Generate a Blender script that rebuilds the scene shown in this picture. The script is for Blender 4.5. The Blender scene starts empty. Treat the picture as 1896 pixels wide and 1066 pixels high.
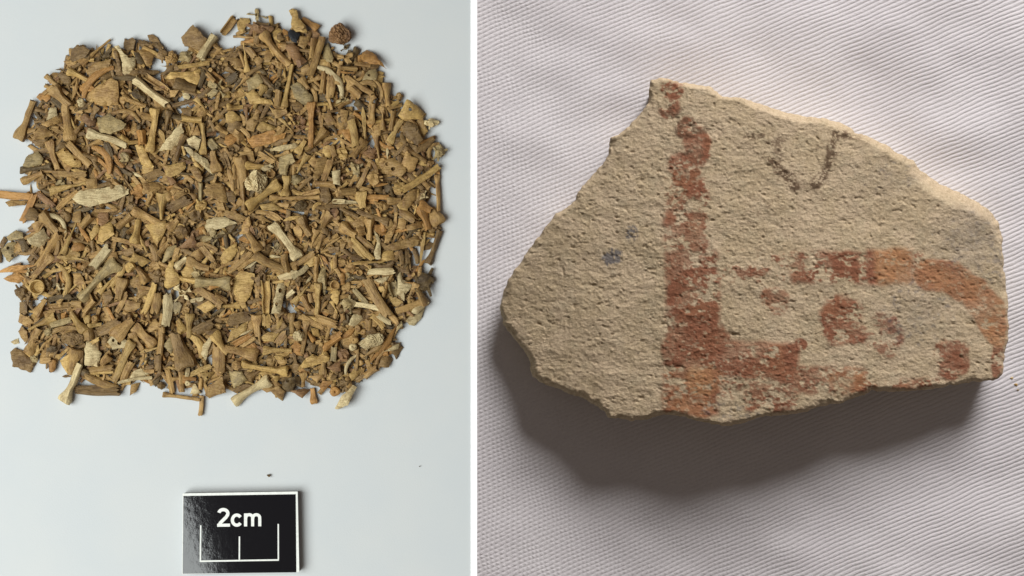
import bpy, math, random
import numpy as np
from mathutils import Vector, Euler, Matrix
from mathutils.geometry import delaunay_2d_cdt

SC = bpy.context.scene
S = 0.00014            # metres for one photo pixel on the table plane
CAM_H = 0.42           # camera height over the table
R = math.radians

# ------------------------------------------------------------------ camera
cam = bpy.data.cameras.new('camera')
cam.sensor_width = 36.0
cam.lens = 36.0 * CAM_H / (1896 * S)
cam.clip_start = 0.01
cam.clip_end = 50
camo = bpy.data.objects.new('camera', cam)
camo.location = (0, 0, CAM_H)
SC.collection.objects.link(camo)
SC.camera = camo

# ------------------------------------------------------------------ world, exposure
w = bpy.data.worlds.new("World")
SC.world = w
w.use_nodes = True
w.node_tree.nodes['Background'].inputs[0].default_value = (1.0, 0.83, 0.72, 1)
w.node_tree.nodes['Background'].inputs[1].default_value = 0.122
SC.view_settings.view_transform = 'Standard'
SC.view_settings.look = 'None'
SC.view_settings.exposure = 0
SC.view_settings.gamma = 1

# ------------------------------------------------------------------ lamps
C_PAPER = bpy.data.collections.new('paper_setup')
C_CLOTH = bpy.data.collections.new('cloth_setup')
SC.collection.children.link(C_PAPER)
SC.collection.children.link(C_CLOTH)

def area_lamp(name, loc, aim, sx, sy, watts, col, coll, shape='RECTANGLE'):
    l = bpy.data.lights.new(name, 'AREA')
    l.shape = shape
    l.size = sx
    l.size_y = sy
    l.energy = watts
    l.color = col
    o = bpy.data.objects.new(name, l)
    o.location = loc
    d = Vector(aim) - Vector(loc)
    o.rotation_euler = d.to_track_quat('-Z', 'Y').to_euler()
    SC.collection.objects.link(o)
    o.light_linking.receiver_collection = coll
    return o

# soft daylight from a big window at the lower left of the bone photograph
area_lamp('window_lamp', (-0.50, -0.16, 0.62), (-0.08, -0.01, 0), 0.72, 0.595, 9.7, (0.945, 1.0, 0.985), C_PAPER)
# lower, harder window light from the upper right of the sherd photograph
KD = 1.25
az, el = R(71), R(29)
tgt = Vector((0.06, -0.01, 0))
kl = tgt + KD * Vector((math.cos(el) * math.cos(az), math.cos(el) * math.sin(az), math.sin(el)))
area_lamp('side_lamp', kl, tgt, 0.58, 0.58, 24.0, (1.0, 0.962, 0.945), C_CLOTH, 'DISK')

# ------------------------------------------------------------------ helpers
def X(px, z=0.0):
    return (px - 948.0) * S * (1 - z * S / CAM_H)

def Y(py, z=0.0):
    return (533.0 - py) * S * (1 - z * S / CAM_H)

def mesh_from(name, V, F, mats, smooth=True, fm=None, scale=S, sharp=0):
    me = bpy.data.meshes.new(name)
    V = np.asarray(V, float) * scale
    me.from_pydata([tuple(v) for v in V], [], F)
    for m in (mats if isinstance(mats, (list, tuple)) else [mats]):
        me.materials.append(m)
    if fm is not None:
        me.polygons.foreach_set('material_index', np.asarray(fm, np.int32))
    if smooth:
        me.polygons.foreach_set('use_smooth', np.ones(len(me.polygons), bool))
    me.update()
    if sharp:
        me.set_sharp_from_angle(angle=R(sharp))
    return me

def grid_mesh(name, V, Q, mats, smooth=True):
    me = bpy.data.meshes.new(name)
    V = np.ascontiguousarray(V, np.float32)
    Q = np.ascontiguousarray(Q, np.int32)
    me.vertices.add(len(V))
    me.vertices.foreach_set('co', V.ravel())
    me.loops.add(Q.size)
    me.loops.foreach_set('vertex_index', Q.ravel())
    me.polygons.add(len(Q))
    me.polygons.foreach_set('loop_start', np.arange(len(Q), dtype=np.int32) * 4)
    me.polygons.foreach_set('use_smooth', np.full(len(Q), smooth, bool))
    me.materials.append(mats)
    me.update(calc_edges=True)
    return me

def put(name, me, coll, loc=(0, 0, 0), parent=None, label=None, cat=None, group=None, kind=None):
    o = bpy.data.objects.new(name, me)
    o.location = loc
    if parent is not None:
        o.parent = parent
    for c in (coll if isinstance(coll, (list, tuple)) else [coll]):
        c.objects.link(o)
    if label:
        o['label'] = label
    if cat:
        o['category'] = cat
    if group:
        o['group'] = group
    if kind:
        o['kind'] = kind
    return o

def vnoise(x, y, seed=0):
    """smooth value noise in [-1,1]"""
    rs = np.random.RandomState(seed)
    T = rs.uniform(-1, 1, (256, 256))
    xi = np.floor(x).astype(int)
    yi = np.floor(y).astype(int)
    fx = x - xi
    fy = y - yi
    fx = fx * fx * fx * (fx * (fx * 6 - 15) + 10)
    fy = fy * fy * fy * (fy * (fy * 6 - 15) + 10)
    x0 = xi & 255
    x1 = (xi + 1) & 255
    y0 = yi & 255
    y1 = (yi + 1) & 255
    a = T[x0, y0] * (1 - fx) + T[x1, y0] * fx
    b = T[x0, y1] * (1 - fx) + T[x1, y1] * fx
    return a * (1 - fy) + b * fy

def fbm(x, y, seed=0, oct=4, gain=0.55):
    s = 0
    a = 1
    n = 0
    for i in range(oct):
        s = s + a * vnoise(x * 2 ** i + 17.3 * i, y * 2 ** i + 9.1 * i, seed + i * 7)
        n += a
        a *= gain
    return s / n

def sstep(a, b, x):
    t = np.clip((x - a) / (b - a), 0, 1)
    return t * t * (3 - 2 * t)

class NT:
    """small node builder"""
    def __init__(self, name):
        self.m = bpy.data.materials.new(name)
        self.m.use_nodes = True
        self.t = self.m.node_tree
        self.b = self.t.nodes['Principled BSDF']
    def n(self, typ, **kw):
        nd = self.t.nodes.new(typ)
        for k, v in kw.items():
            setattr(nd, k, v)
        return nd
    def l(self, a, b):
        self.t.links.new(a, b)
    def val(self, sock, v):
        if hasattr(v, 'is_output'):
            self.l(v, sock)
        else:
            sock.default_value = v
    def math(self, op, a, b=0.0, c=0.0, clamp=False):
        nd = self.n('ShaderNodeMath', operation=op, use_clamp=clamp)
        self.val(nd.inputs[0], a)
        self.val(nd.inputs[1], b)
        self.val(nd.inputs[2], c)
        return nd.outputs[0]
    def mix(self, f, a, b, mode='MIX'):
        nd = self.n('ShaderNodeMix', data_type='RGBA', blend_type=mode)
        self.val(nd.inputs[0], f)
        for i, v in ((6, a), (7, b)):
            if isinstance(v, tuple):
                v = (v + (1,))[:4]
            self.val(nd.inputs[i], v)
        return nd.outputs[2]
    def coords(self, scale):
        tc = self.n('ShaderNodeTexCoord')
        mp = self.n('ShaderNodeMapping')
        mp.inputs['Scale'].default_value = tuple(s / S for s in scale)
        self.l(tc.outputs['Object'], mp.inputs['Vector'])
        return mp.outputs[0]
    def noise(self, vec, scale=1.0, detail=3.0, rough=0.55, dist=0.0):
        nd = self.n('ShaderNodeTexNoise')
        self.l(vec, nd.inputs['Vector'])
        nd.inputs['Scale'].default_value = scale
        nd.inputs['Detail'].default_value = detail
        nd.inputs['Roughness'].default_value = rough
        nd.inputs['Distortion'].default_value = dist
        return nd.outputs['Fac']
    def ramp(self, f, a, b):
        nd = self.n('ShaderNodeMapRange', interpolation_type='SMOOTHSTEP')
        self.val(nd.inputs[0], f)
        nd.inputs[1].default_value = a
        nd.inputs[2].default_value = b
        return nd.outputs[0]
    def bump(self, h, dist_px, strength=1.0, normal=None):
        nd = self.n('ShaderNodeBump')
        nd.inputs['Strength'].default_value = strength
        nd.inputs['Distance'].default_value = dist_px * S
        self.l(h, nd.inputs['Height'])
        if normal is not None:
            self.l(normal, nd.inputs['Normal'])
        return nd.outputs[0]

# ------------------------------------------------------------------ materials
def mat_paper():
    k = NT('matt_white_paper')
    v = k.coords((1, 1, 1))
    n1 = k.noise(v, 0.006, 3)
    n2 = k.noise(v, 0.35, 4, 0.7)
    c = k.mix(k.ramp(n1, 0.3, 0.7), (0.570, 0.590, 0.598), (0.592, 0.604, 0.602))
    c = k.mix(k.math('MULTIPLY', k.ramp(n2, 0.5, 0.75), 0.10), c, (0.42, 0.45, 0.46))
    k.l(c, k.b.inputs['Base Color'])
    k.b.inputs['Roughness'].default_value = 0.85
    k.b.inputs['Specular IOR Level'].default_value = 0.2
    k.l(k.bump(n2, 0.5, 0.5), k.b.inputs['Normal'])
    return k.m

def mat_plain(name, col, rough=0.5, spec=0.4, bump=0.0, scale=0.2):
    k = NT(name)
    v = k.coords((1, 1, 1))
    n = k.noise(v, scale, 4, 0.6)
    c = k.mix(k.ramp(n, 0.3, 0.7), tuple(x * 0.9 for x in col), tuple(min(1, x * 1.06) for x in col))
    k.l(c, k.b.inputs['Base Color'])
    k.b.inputs['Roughness'].default_value = rough
    k.b.inputs['Specular IOR Level'].default_value = spec
    if bump:
        k.l(k.bump(n, bump), k.b.inputs['Normal'])
    return k.m

def mat_bone(name, col, stain, grain=0.68, pits=0.65):
    k = NT(name)
    v = k.coords((1, 1, 1))
    vf = k.coords((0.16, 1, 1))
    oi = k.n('ShaderNodeObjectInfo')
    ofs = k.n('ShaderNodeVectorMath', operation='ADD')
    sc = k.n('ShaderNodeVectorMath', operation='SCALE')
    cmb = k.n('ShaderNodeCombineXYZ')
    for i in range(3):
        k.l(oi.outputs['Random'], cmb.inputs[i])
    k.l(cmb.outputs[0], sc.inputs[0])
    sc.inputs['Scale'].default_value = 900.0
    k.l(v, ofs.inputs[0])
    k.l(sc.outputs[0], ofs.inputs[1])
    vo = ofs.outputs[0]
    n1 = k.noise(vo, 0.055, 4, 0.6)
    n2 = k.noise(vf, 0.42, 4, 0.65)
    n3 = k.noise(vo, 0.33, 3, 0.6)
    c = k.mix(k.math('MULTIPLY', k.ramp(n1, 0.42, 0.68), 0.72), col, stain)
    light = tuple(min(1, x * 1.28 + 0.015) for x in col)
    c = k.mix(k.math('MULTIPLY', k.ramp(n2, 0.5, 0.72), 0.5), c, light)
    c = k.mix(k.math('MULTIPLY', k.ramp(n2, 0.5, 0.28), 0.32), c, stain)
    n4 = k.noise(vf, 0.20, 3, 0.6)
    crack = k.math('SUBTRACT', 1.0, k.ramp(k.math('ABSOLUTE', k.math('SUBTRACT', n4, 0.5)), 0.0, 0.022))
    c = k.mix(k.math('MULTIPLY', crack, 0.30), c, tuple(x * 0.45 for x in stain))
    c = k.mix(k.math('MULTIPLY', k.ramp(n3, 0.61, 0.72), pits), c, tuple(x * 0.35 for x in stain))
    br = k.math('MULTIPLY_ADD', oi.outputs['Random'], 0.42, 0.84)
    mul = k.n('ShaderNodeVectorMath', operation='SCALE')
    k.l(c, mul.inputs[0])
    k.l(br, mul.inputs['Scale'])
    k.l(mul.outputs[0], k.b.inputs['Base Color'])
    k.b.inputs['Roughness'].default_value = 0.52
    k.b.inputs['Specular IOR Level'].default_value = 0.35
    h = k.math('MULTIPLY_ADD', n2, 1.0, k.math('MULTIPLY', n3, -0.8))
    h = k.math('MULTIPLY_ADD', crack, -0.3, h)
    k.l(k.bump(h, 1.8, grain), k.b.inputs['Normal'])
    return k.m

TONE = {
    't': ('tan bone', (0.365, 0.222, 0.078), (0.165, 0.080, 0.026)),
    'y': ('ochre bone', (0.455, 0.293, 0.098), (0.240, 0.132, 0.040)),
    'p': ('cream bone', (0.560, 0.440, 0.235), (0.300, 0.200, 0.088)),
    'b': ('brown bone', (0.220, 0.133, 0.050), (0.095, 0.050, 0.020)),
    'd': ('dark bone', (0.128, 0.083, 0.034), (0.048, 0.030, 0.016)),
    'o': ('orange bone', (0.390, 0.200, 0.058), (0.210, 0.095, 0.026)),
    'r': ('reddish bone', (0.250, 0.135, 0.056), (0.115, 0.056, 0.029)),
    'g': ('greyish bone', (0.365, 0.265, 0.118), (0.130, 0.095, 0.050)),
    'k': ('charred bone', (0.016, 0.017, 0.020), (0.006, 0.006, 0.008)),
}
BONE = {k: mat_bone(v[0].replace(' ', '_'), v[1], v[2]) for k, v in TONE.items()}

def mat_cloth():
    k = NT('white_twill_cloth')
    tc = k.n('ShaderNodeTexCoord')
    mp = k.n('ShaderNodeMapping')
    mp.inputs['Scale'].default_value = (1 / S, 1 / S, 1 / S)
    k.l(tc.outputs['Object'], mp.inputs['Vector'])
    v = mp.outputs[0]
    wob = k.noise(v, 0.012, 2)
    wob2 = k.noise(v, 0.11, 3)
    sx = k.n('ShaderNodeSeparateXYZ')
    k.l(v, sx.inputs[0])
    a = R(23)
    # distance across the twill ridges and along the weft, in photo pixels
    across = k.math('ADD', k.math('MULTIPLY', sx.outputs[1], math.cos(a)), k.math('MULTIPLY', sx.outputs[0], -math.sin(a)))
    across = k.math('ADD', across, k.math('MULTIPLY', wob, 10.0))
    across = k.math('ADD', across, k.math('MULTIPLY', wob2, 1.6))
    along = k.math('ADD', sx.outputs[0], k.math('MULTIPLY', wob, 30.0))
    along = k.math('ADD', along, k.math('MULTIPLY', wob2, 4.0))
    ridge = k.math('SINE', k.math('MULTIPLY', across, 2 * math.pi / 7.7))
    dot = k.math('SINE', k.math('MULTIPLY', along, 2 * math.pi / 9.0))
    ridge = k.math('MULTIPLY_ADD', ridge, -0.5, 0.5)
    ridge = k.math('SUBTRACT', 1.0, k.math('POWER', ridge, 1.7))
    dot = k.math('MULTIPLY_ADD', dot, 0.5, 0.5)
    # threads show more as separate dots towards the lower left
    pos = k.math('MULTIPLY_ADD', sx.outputs[0], -0.0008, 0.66, clamp=True)
    pos = k.math('MULTIPLY_ADD', sx.outputs[1], -0.0003, pos, clamp=True)
    bead = k.math('MULTIPLY', ridge, dot)
    mixn = k.n('ShaderNodeMix', data_type='FLOAT')
    k.l(pos, mixn.inputs[0])
    k.l(ridge, mixn.inputs[2])
    k.l(bead, mixn.inputs[3])
    h0 = mixn.outputs[0]
    fuzz = k.noise(v, 0.6, 3, 0.7)
    amp = k.math('MULTIPLY_ADD', k.noise(v, 0.09, 3, 0.7), 1.7, 0.15)
    h = k.math('MULTIPLY_ADD', fuzz, 1.1, k.math('MULTIPLY', h0, amp))
    n1 = k.noise(v, 0.004, 3)
    c = k.mix(k.ramp(n1, 0.3, 0.7), (0.635, 0.618, 0.640), (0.69, 0.675, 0.695))
    sl = k.noise(v, 0.22, 4, 0.75)
    c = k.mix(k.math('MULTIPLY', k.ramp(sl, 0.52, 0.75), 0.35), c, (0.80, 0.785, 0.78))
    c = k.mix(k.math('MULTIPLY', k.ramp(sl, 0.48, 0.25), 0.30), c, (0.47, 0.44, 0.43))
    specks = k.ramp(k.noise(v, 0.13, 2, 0.5), 0.80, 0.84)
    c = k.mix(k.math('MULTIPLY', specks, 0.7), c, (0.12, 0.09, 0.08))
    k.l(c, k.b.inputs['Base Color'])
    k.b.inputs['Roughness'].default_value = 0.75
    k.b.inputs['Specular IOR Level'].default_value = 0.25
    k.b.inputs['Sheen Weight'].default_value = 0.1
    k.l(k.bump(h, 0.82, 1.0), k.b.inputs['Normal'])
    return k.m

def mat_sherd():
    k = NT('painted_buff_ceramic')
    at = k.n('ShaderNodeVertexColor', layer_name='pigment')
    sp = k.n('ShaderNodeSeparateColor')
    k.l(at.outputs['Color'], sp.inputs[0])
    v = k.coords((1, 1, 1))
    va = k.coords((0.75, 1, 1))
    n1 = k.noise(v, 0.02, 4, 0.6)
    n2 = k.noise(va, 0.28, 4, 0.7)
    n3 = k.noise(va, 0.16, 3, 0.6)
    c = k.mix(k.ramp(n1, 0.35, 0.65), (0.470, 0.372, 0.236), (0.525, 0.416, 0.282))
    n5 = k.noise(va, 0.42, 3, 0.7)
    n6 = k.noise(v, 0.035, 3, 0.6)
    c = k.mix(k.math('MULTIPLY', k.ramp(n6, 0.5, 0.72), 0.4), c, (0.40, 0.345, 0.235))
    c = k.mix(k.math('MULTIPLY', k.ramp(n2, 0.50, 0.68), 0.65), c, (0.66, 0.555, 0.37))
    c = k.mix(k.math('MULTIPLY', k.ramp(n5, 0.47, 0.30), 0.6), c, (0.24, 0.175, 0.105))
    c = k.mix(k.math('MULTIPLY', k.ramp(n2, 0.48, 0.30), 0.5), c, (0.28, 0.205, 0.125))
    c = k.mix(k.math('MULTIPLY', k.ramp(n3, 0.66, 0.74), 0.8), c, (0.13, 0.10, 0.07))
    # iron paint: worn red to orange
    red = k.mix(sp.outputs[1], (0.215, 0.078, 0.040), (0.42, 0.215, 0.095))
    red = k.mix(k.math('MULTIPLY', k.ramp(n2, 0.42, 0.66), 0.45), red, (0.34, 0.125, 0.065))
    c = k.mix(k.math('MULTIPLY', sp.outputs[0], 0.95), c, red)
    c = k.mix(k.math('MULTIPLY', sp.outputs[2], 0.92), c, (0.105, 0.062, 0.034))
    c = k.mix(k.math('MULTIPLY', at.outputs['Alpha'], 0.85), c, (0.115, 0.115, 0.125))
    br = k.n('ShaderNodeAttribute', attribute_name='broken')
    fr = k.mix(k.ramp(n2, 0.35, 0.65), (0.42, 0.325, 0.205), (0.57, 0.455, 0.31))
    c = k.mix(k.math('MULTIPLY', br.outputs['Fac'], 0.8), c, fr)
    k.l(c, k.b.inputs['Base Color'])
    k.b.inputs['Roughness'].default_value = 0.8
    k.b.inputs['Specular IOR Level'].default_value = 0.25
    k.l(k.bump(k.math('MULTIPLY_ADD', n2, 0.8, k.math('MULTIPLY', k.noise(v, 0.7, 2), 0.5)), 2.5, 0.9), k.b.inputs['Normal'])
    return k.m

def mat_gloss_black():
    k = NT('glossy_black_print')
    v = k.coords((1, 1, 1))
    n = k.noise(v, 0.09, 3, 0.6)
    n2 = k.noise(v, 0.5, 2, 0.6)
    k.b.inputs['Base Color'].default_value = (0.006, 0.006, 0.008, 1)
    k.b.inputs['Roughness'].default_value = 0.05
    k.b.inputs['Specular IOR Level'].default_value = 0.55
    k.l(k.bump(k.math('MULTIPLY_ADD', n2, 0.15, n), 0.3, 0.22), k.b.inputs['Normal'])
    return k.m

M_PAPER = mat_paper()
M_STRIP = mat_plain('bright_white_card', (0.93, 0.93, 0.93), 0.7, 0.2)
M_CLOTH = mat_cloth()
M_SHERD = mat_sherd()
M_BLACK = mat_gloss_black()
M_WHITE = mat_plain('white_print', (0.80, 0.80, 0.75), 0.4, 0.4)
M_EDGE = mat_plain('grey_card_edge', (0.27, 0.275, 0.275), 0.6, 0.3, 0.4)

# ------------------------------------------------------------------ the setting
def sheet(name, x0, x1, y0, y1, z, th, mat, coll):
    """a thin flat sheet with real thickness, in photo pixels"""
    xs = [X(x0), X(x1)]
    ys = [Y(y1), Y(y0)]
    V = [(x, y, zz) for zz in (z * S, (z - th) * S) for y in ys for x in xs]
    F = [(0, 1, 3, 2), (4, 6, 7, 5), (0, 4, 5, 1), (1, 5, 7, 3), (3, 7, 6, 2), (2, 6, 4, 0)]
    return put(name, mesh_from(name, V, F, mat, smooth=False, scale=1), coll, kind='structure')

sheet('paper_ground', -1400, 871.5, -900, 1966, 0, 6, M_PAPER, C_PAPER)
sheet('white_strip_ground', 871.8, 883.2, -900, 1966, 1.2, 7, M_STRIP, [C_PAPER, C_CLOTH])

# cloth: a sheet with slow undulation; the weave is fine relief in its material
nx, ny = 200, 220
gx = np.linspace(883.5, 3300, nx)
gy = np.linspace(-900, 1966, ny)
GX, GY = np.meshgrid(gx, gy)
GZ = 8.5 * fbm(GX / 260, GY / 180, 5, 3) + 1.0 * fbm(GX / 70, GY / 60, 9, 2)
GZ *= sstep(883, 960, GX)
V = np.stack([(GX - 948) * S, (533 - GY) * S, GZ * S], -1).reshape(-1, 3)
idx = np.arange(nx * ny).reshape(ny, nx)
Q = np.stack([idx[:-1, :-1], idx[1:, :-1], idx[1:, 1:], idx[:-1, 1:]], -1).reshape(-1, 4)
put('cloth_ground', grid_mesh('cloth_ground', V, Q, M_CLOTH), C_CLOTH, kind='structure')

# ------------------------------------------------------------------ the sherd
OUT = [(1205,150),(1225,145),(1250,149),(1275,155),(1300,156),(1318,163),(1338,177),(1370,181),(1400,190),(1440,203),(1480,213),(1530,220),(1560,229),(1580,242),(1610,254),(1640,267),(1665,284),(1690,296),(1705,317),(1730,334),(1760,350),(1790,362),(1820,380),(1838,395),(1850,415),(1856,440),(1858,480),(1860,520),(1866,548),(1867,600),(1865,630),(1859,660),(1857,694),(1846,703),(1800,708),(1760,713),(1715,721),(1680,724),(1650,726),(1615,723),(1600,732),(1575,738),(1552,748),(1520,752),(1480,766),(1440,770),(1405,773),(1370,785),(1340,788),(1300,781),(1270,771),(1230,767),(1200,775),(1170,779),(1150,776),(1126,771),(1113,756),(1090,742),(1060,731),(1040,722),(1010,713),(986,697),(980,670),(972,650),(951,626),(933,602),(924,571),(930,545),(940,520),(960,489),(980,461),(1000,435),(1015,415),(1030,395),(1050,385),(1066,369),(1070,355),(1086,335),(1106,315),(1121,299),(1128,280),(1130,255),(1150,245),(1172,224),(1192,204),(1204,185),(1202,165)]

def poly_rough(P, step, amp, seed, wl=14.0):
    """resample a closed outline and roughen it"""
    P = np.array(P, float)
    Q = np.roll(P, -1, 0)
    L = np.hypot(*(Q - P).T)
    out = []
    for p, q, l in zip(P, Q, L):
        n = max(1, int(round(l / step)))
        for i in range(n):
            out.append(p + (q - p) * i / n)
    out = np.array(out)
    tng = np.roll(out, -1, 0) - np.roll(out, 1, 0)
    tng /= np.maximum(np.hypot(*tng.T), 1e-6)[:, None]
    nrm = np.stack([tng[:, 1], -tng[:, 0]], 1)
    s = np.arange(len(out)) * step
    d = fbm(s / wl, s * 0 + 3.3, seed, 4, 0.6) * amp
    return out + nrm * d[:, None]

def seg_dist(px, py, P):
    """distance and nearest point on a closed polyline"""
    best = np.full(px.shape, 1e9)
    bx = np.zeros_like(px)
    by = np.zeros_like(py)
    Qn = np.roll(P, -1, 0)
    for (ax, ay), (cx, cy) in zip(P, Qn):
        dx, dy = cx - ax, cy - ay
        t = np.clip(((px - ax) * dx + (py - ay) * dy) / (dx * dx + dy * dy + 1e-9), 0, 1)
        qx, qy = ax + t * dx, ay + t * dy
        d = (px - qx) ** 2 + (py - qy) ** 2
        m = d < best
        best[m] = d[m]
        bx[m] = qx[m]
        by[m] = qy[m]
    return np.sqrt(best), bx, by

def inside(px, py, P):
    r = np.zeros(px.shape, bool)
    Qn = np.roll(P, -1, 0)
    for (ax, ay), (cx, cy) in zip(P, Qn):
        if ay == cy:
            continue
        c = ((ay > py) != (cy > py)) & (px < (cx - ax) * (py - ay) / (cy - ay) + ax)
        r ^= c
    return r

def line_d(x, y, pts):
    best = np.full(x.shape, 1e9)
    for (ax, ay), (cx, cy) in zip(pts[:-1], pts[1:]):
        dx, dy = cx - ax, cy - ay
        t = np.clip(((x - ax) * dx + (y - ay) * dy) / (dx * dx + dy * dy), 0, 1)
        best = np.minimum(best, np.hypot(x - ax - t * dx, y - ay - t * dy))
    return best

def build_sherd():
    P = poly_rough(OUT, 3.0, 3.8, 31, 11.0)
    st = 1.7
    xs = np.arange(918, 1874, st)
    ys = np.arange(138, 796, st)
    x, y = np.meshgrid(xs, ys)
    ins = inside(x, y, P)
    d, bx, by = seg_dist(x, y, P)
    ok = ins[:-1, :-1] & ins[1:, :-1] & ins[1:, 1:] & ins[:-1, 1:]
    # boundary nodes of the kept cells snap to the outline
    cnt = np.zeros(x.shape, int)
    for a in (0, 1):
        for b in (0, 1):
            cnt[a:a + ok.shape[0], b:b + ok.shape[1]] += ok
    used = cnt > 0
    edge = used & (cnt < 4)
    x = np.where(edge, bx, x)
    y = np.where(edge, by, y)
    d = np.where(edge, 0, d)
    # --- top relief: curved like the pot's wall, fired-clay grain, flaked patches, chipped rim
    z = 138 - np.where(x < 1345, 74, 58) * ((x - 1345) / np.where(x < 1345, 420, 510)) ** 2 - 8 * ((y - 480) / 330) ** 2
    z += 2.6 * fbm(x / 120, y / 100, 3, 3) + 1.5 * fbm(x / 34, y / 24, 13, 3)
    g1 = fbm(x / 11 + 0.8 * vnoise(x / 20, y / 20, 61), y / 8, 21, 4, 0.66)
    z += 1.05 * g1 + 0.5 * fbm(x / 5.5, y / 3.6, 23, 2)
    ri = fbm(x / 17, y / 9.0, 77, 3, 0.6)
    z += 0.7 * np.abs(ri)
    z += 0.9 * sstep(0.30, 0.6, fbm(x / 6.5, y / 5.5, 303, 2, 0.5))
    pit = fbm(x / 9, y / 6, 44, 2, 0.5)
    z -= 1.8 * sstep(0.5, 0.75, pit)
    wdt = 7 + 4 * vnoise(bx / 40, by / 40, 5)
    ne = sstep(0, 160, (x - 1330) - (y - 240) * 0.35) * (y < 450)
    ur = np.exp(-((x - 1755) / 75) ** 2) * (y < 440)
    wdt = np.clip(wdt + 5 * ne + 14 * ur, 3, 40)
    low = ((y > 600) & (x < 1130)) * 1.0
    wdt += low * 4
    t = np.clip(1 - d / wdt, 0, 1)
    z -= wdt * 1.15 * t ** 1.7 * (1 + 0.35 * vnoise(x / 16, y / 16, 91))
    notch = np.clip(1 - d / 13, 0, 1) * sstep(0.1, 0.6, fbm(x / 30, y / 30, 8, 3))
    z -= 7 * notch
    core = np.clip(t * 1.6 - 0.25 + 0.5 * fbm(x / 14, y / 12, 71, 3), 0, 1)
    z += core * 3.8 * fbm(x / 9, y / 8, 72, 3, 0.65)
    # --- paint masks: worn pattern in iron paint
    fl = 0.75 * fbm(x / 30, y / 24, 101, 4, 0.6) + 0.55 * fbm(x / 9, y / 6, 105, 3, 0.7)
    def band(m, cov):
        return m * sstep(-0.15, 0.11, fl + (cov - 0.5) * 0.95)
    def box(x0, x1, y0, y1, s=7):
        wx = 7 * fbm(y / 45, x * 0 + 1.0, 7, 3)
        wy = 6 * fbm(x / 45, y * 0 + 5.0, 8, 3)
        return sstep(x0 - s, x0 + s, x + wx) * sstep(x1 + s, x1 - s, x + wx) * sstep(y0 - s, y0 + s, y + wy) * sstep(y1 + s, y1 - s, y + wy)
    def blob(cx, cy, rx, ry):
        q = np.hypot((x - cx) / rx, (y - cy) / ry) + 0.28 * fbm(x / 22, y / 20, 55, 3)
        return sstep(1.12, 0.82, q)
    red = np.zeros_like(x)
    def add(m, cov):
        np.maximum(red, band(m, cov), out=red)
    add(blob(1243, 163, 24, 20), 0.75)
    add(blob(1240, 202, 22, 20), 0.62)
    add(blob(1272, 236, 20, 24), 0.66)
    add(blob(1290, 272, 29, 36), 0.90)
    add(blob(1264, 312, 30, 36), 0.66)
    add(box(1230, 1316, 325, 400), 0.42)
    add(box(1228, 1312, 380, 470), 0.50)
    add(box(1230, 1330, 465, 600), 0.70)
    add(box(1310, 1475, 466, 526), 0.24)
    add(box(1580, 1612, 462, 522), 0.4)
    add(box(1684, 1722, 466, 520), 0.45)
    add(box(1228, 1330, 590, 770), 0.72)
    add(blob(1290, 640, 62, 48), 1.02)
    add(box(1285, 1480, 632, 700), 0.84)
    add(box(1380, 1482, 680, 762), 0.50)
    add(box(1470, 1610, 676, 728), 0.55)
    add(blob(1330, 700, 50, 40), 0.62)
    add(box(1462, 1592, 462, 522), 0.62)
    add(box(1604, 1690, 458, 524), 1.02)
    add(box(1560, 1625, 700, 724), 0.7)
    add(blob(1437, 558, 27, 30), 0.60)
    add(blob(1556, 592, 42, 46), 0.62)
    add(blob(1585, 618, 28, 20), 0.55)
    add(blob(1640, 618, 34, 40), 0.50)
    add(blob(1764, 664, 34, 40), 0.80)
    add(blob(1848, 668, 15, 36), 0.80)
    add(blob(1482, 638, 14, 12), 0.5)
    add(box(1640, 1740, 700, 722), 0.42)
    arc = line_d(x, y, [(1722, 506), (1760, 512), (1800, 538), (1832, 575), (1850, 612)])
    am = sstep(34, 27, arc + 5 * fbm(x / 30, y / 30, 19, 3))
    np.maximum(red, am * sstep(-0.2, 0.25, fl + 0.42), out=red)
    oran = np.clip(box(1620, 1690, 450, 530, 9) + 0.65 * am + 0.5 * blob(1305, 705, 40, 30) + 0.35 * box(1228, 1320, 680, 770) + 0.5 * blob(1570, 705, 36, 26) + 0.25 * vnoise(x / 30, y / 30, 3), 0, 1)
    dark = np.zeros_like(x)
    dn = 1.25 * fbm(x / 9, y / 7, 202, 4, 0.72)
    grey = np.zeros_like(x)
    def dk(m, cov, v=1.0, to=None):
        to = dark if to is None else to
        np.maximum(to, v * m * sstep(-0.12, 0.12, dn + (cov - 0.5)), out=to)
    for pl, wd, cv, v in (([(1385, 255), (1410, 250), (1445, 268), (1440, 295)], 12, 0.42, 0.75),
                      ([(1428, 298), (1445, 318), (1462, 328), (1474, 346)], 10, 0.74, 1.0), ([(1474, 346), (1490, 350), (1508, 345)], 4, 0.6, 0.7),
                      ([(1590, 246), (1548, 250), (1538, 285), (1530, 315), (1508, 345)], 10, 0.66, 0.95),
                      ([(1440, 370), (1425, 380), (1400, 385)], 9, 0.3, 0.6),
                      ([(1445, 380), (1468, 410)], 4, 0.6, 0.5),
                      ([(1620, 320), (1650, 330), (1635, 345)], 9, 0.3, 0.5),
                      ([(1205, 190), (1240, 212), (1255, 220)], 7, 0.5, 0.7),
                      ([(1285, 245), (1312, 240)], 7, 0.7, 0.8)):
        dk(sstep(wd + 3, wd - 4, line_d(x + 9 * fbm(x / 16, y / 16, 505, 3), y + 7 * fbm(x / 16, y / 16, 506, 3), pl) + 5 * dn), cv, v)
    dk(blob(1134, 476, 20, 18), 0.66, 1.0, grey)
    dk(blob(1170, 431, 12, 16), 0.62, 0.95, grey)
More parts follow.
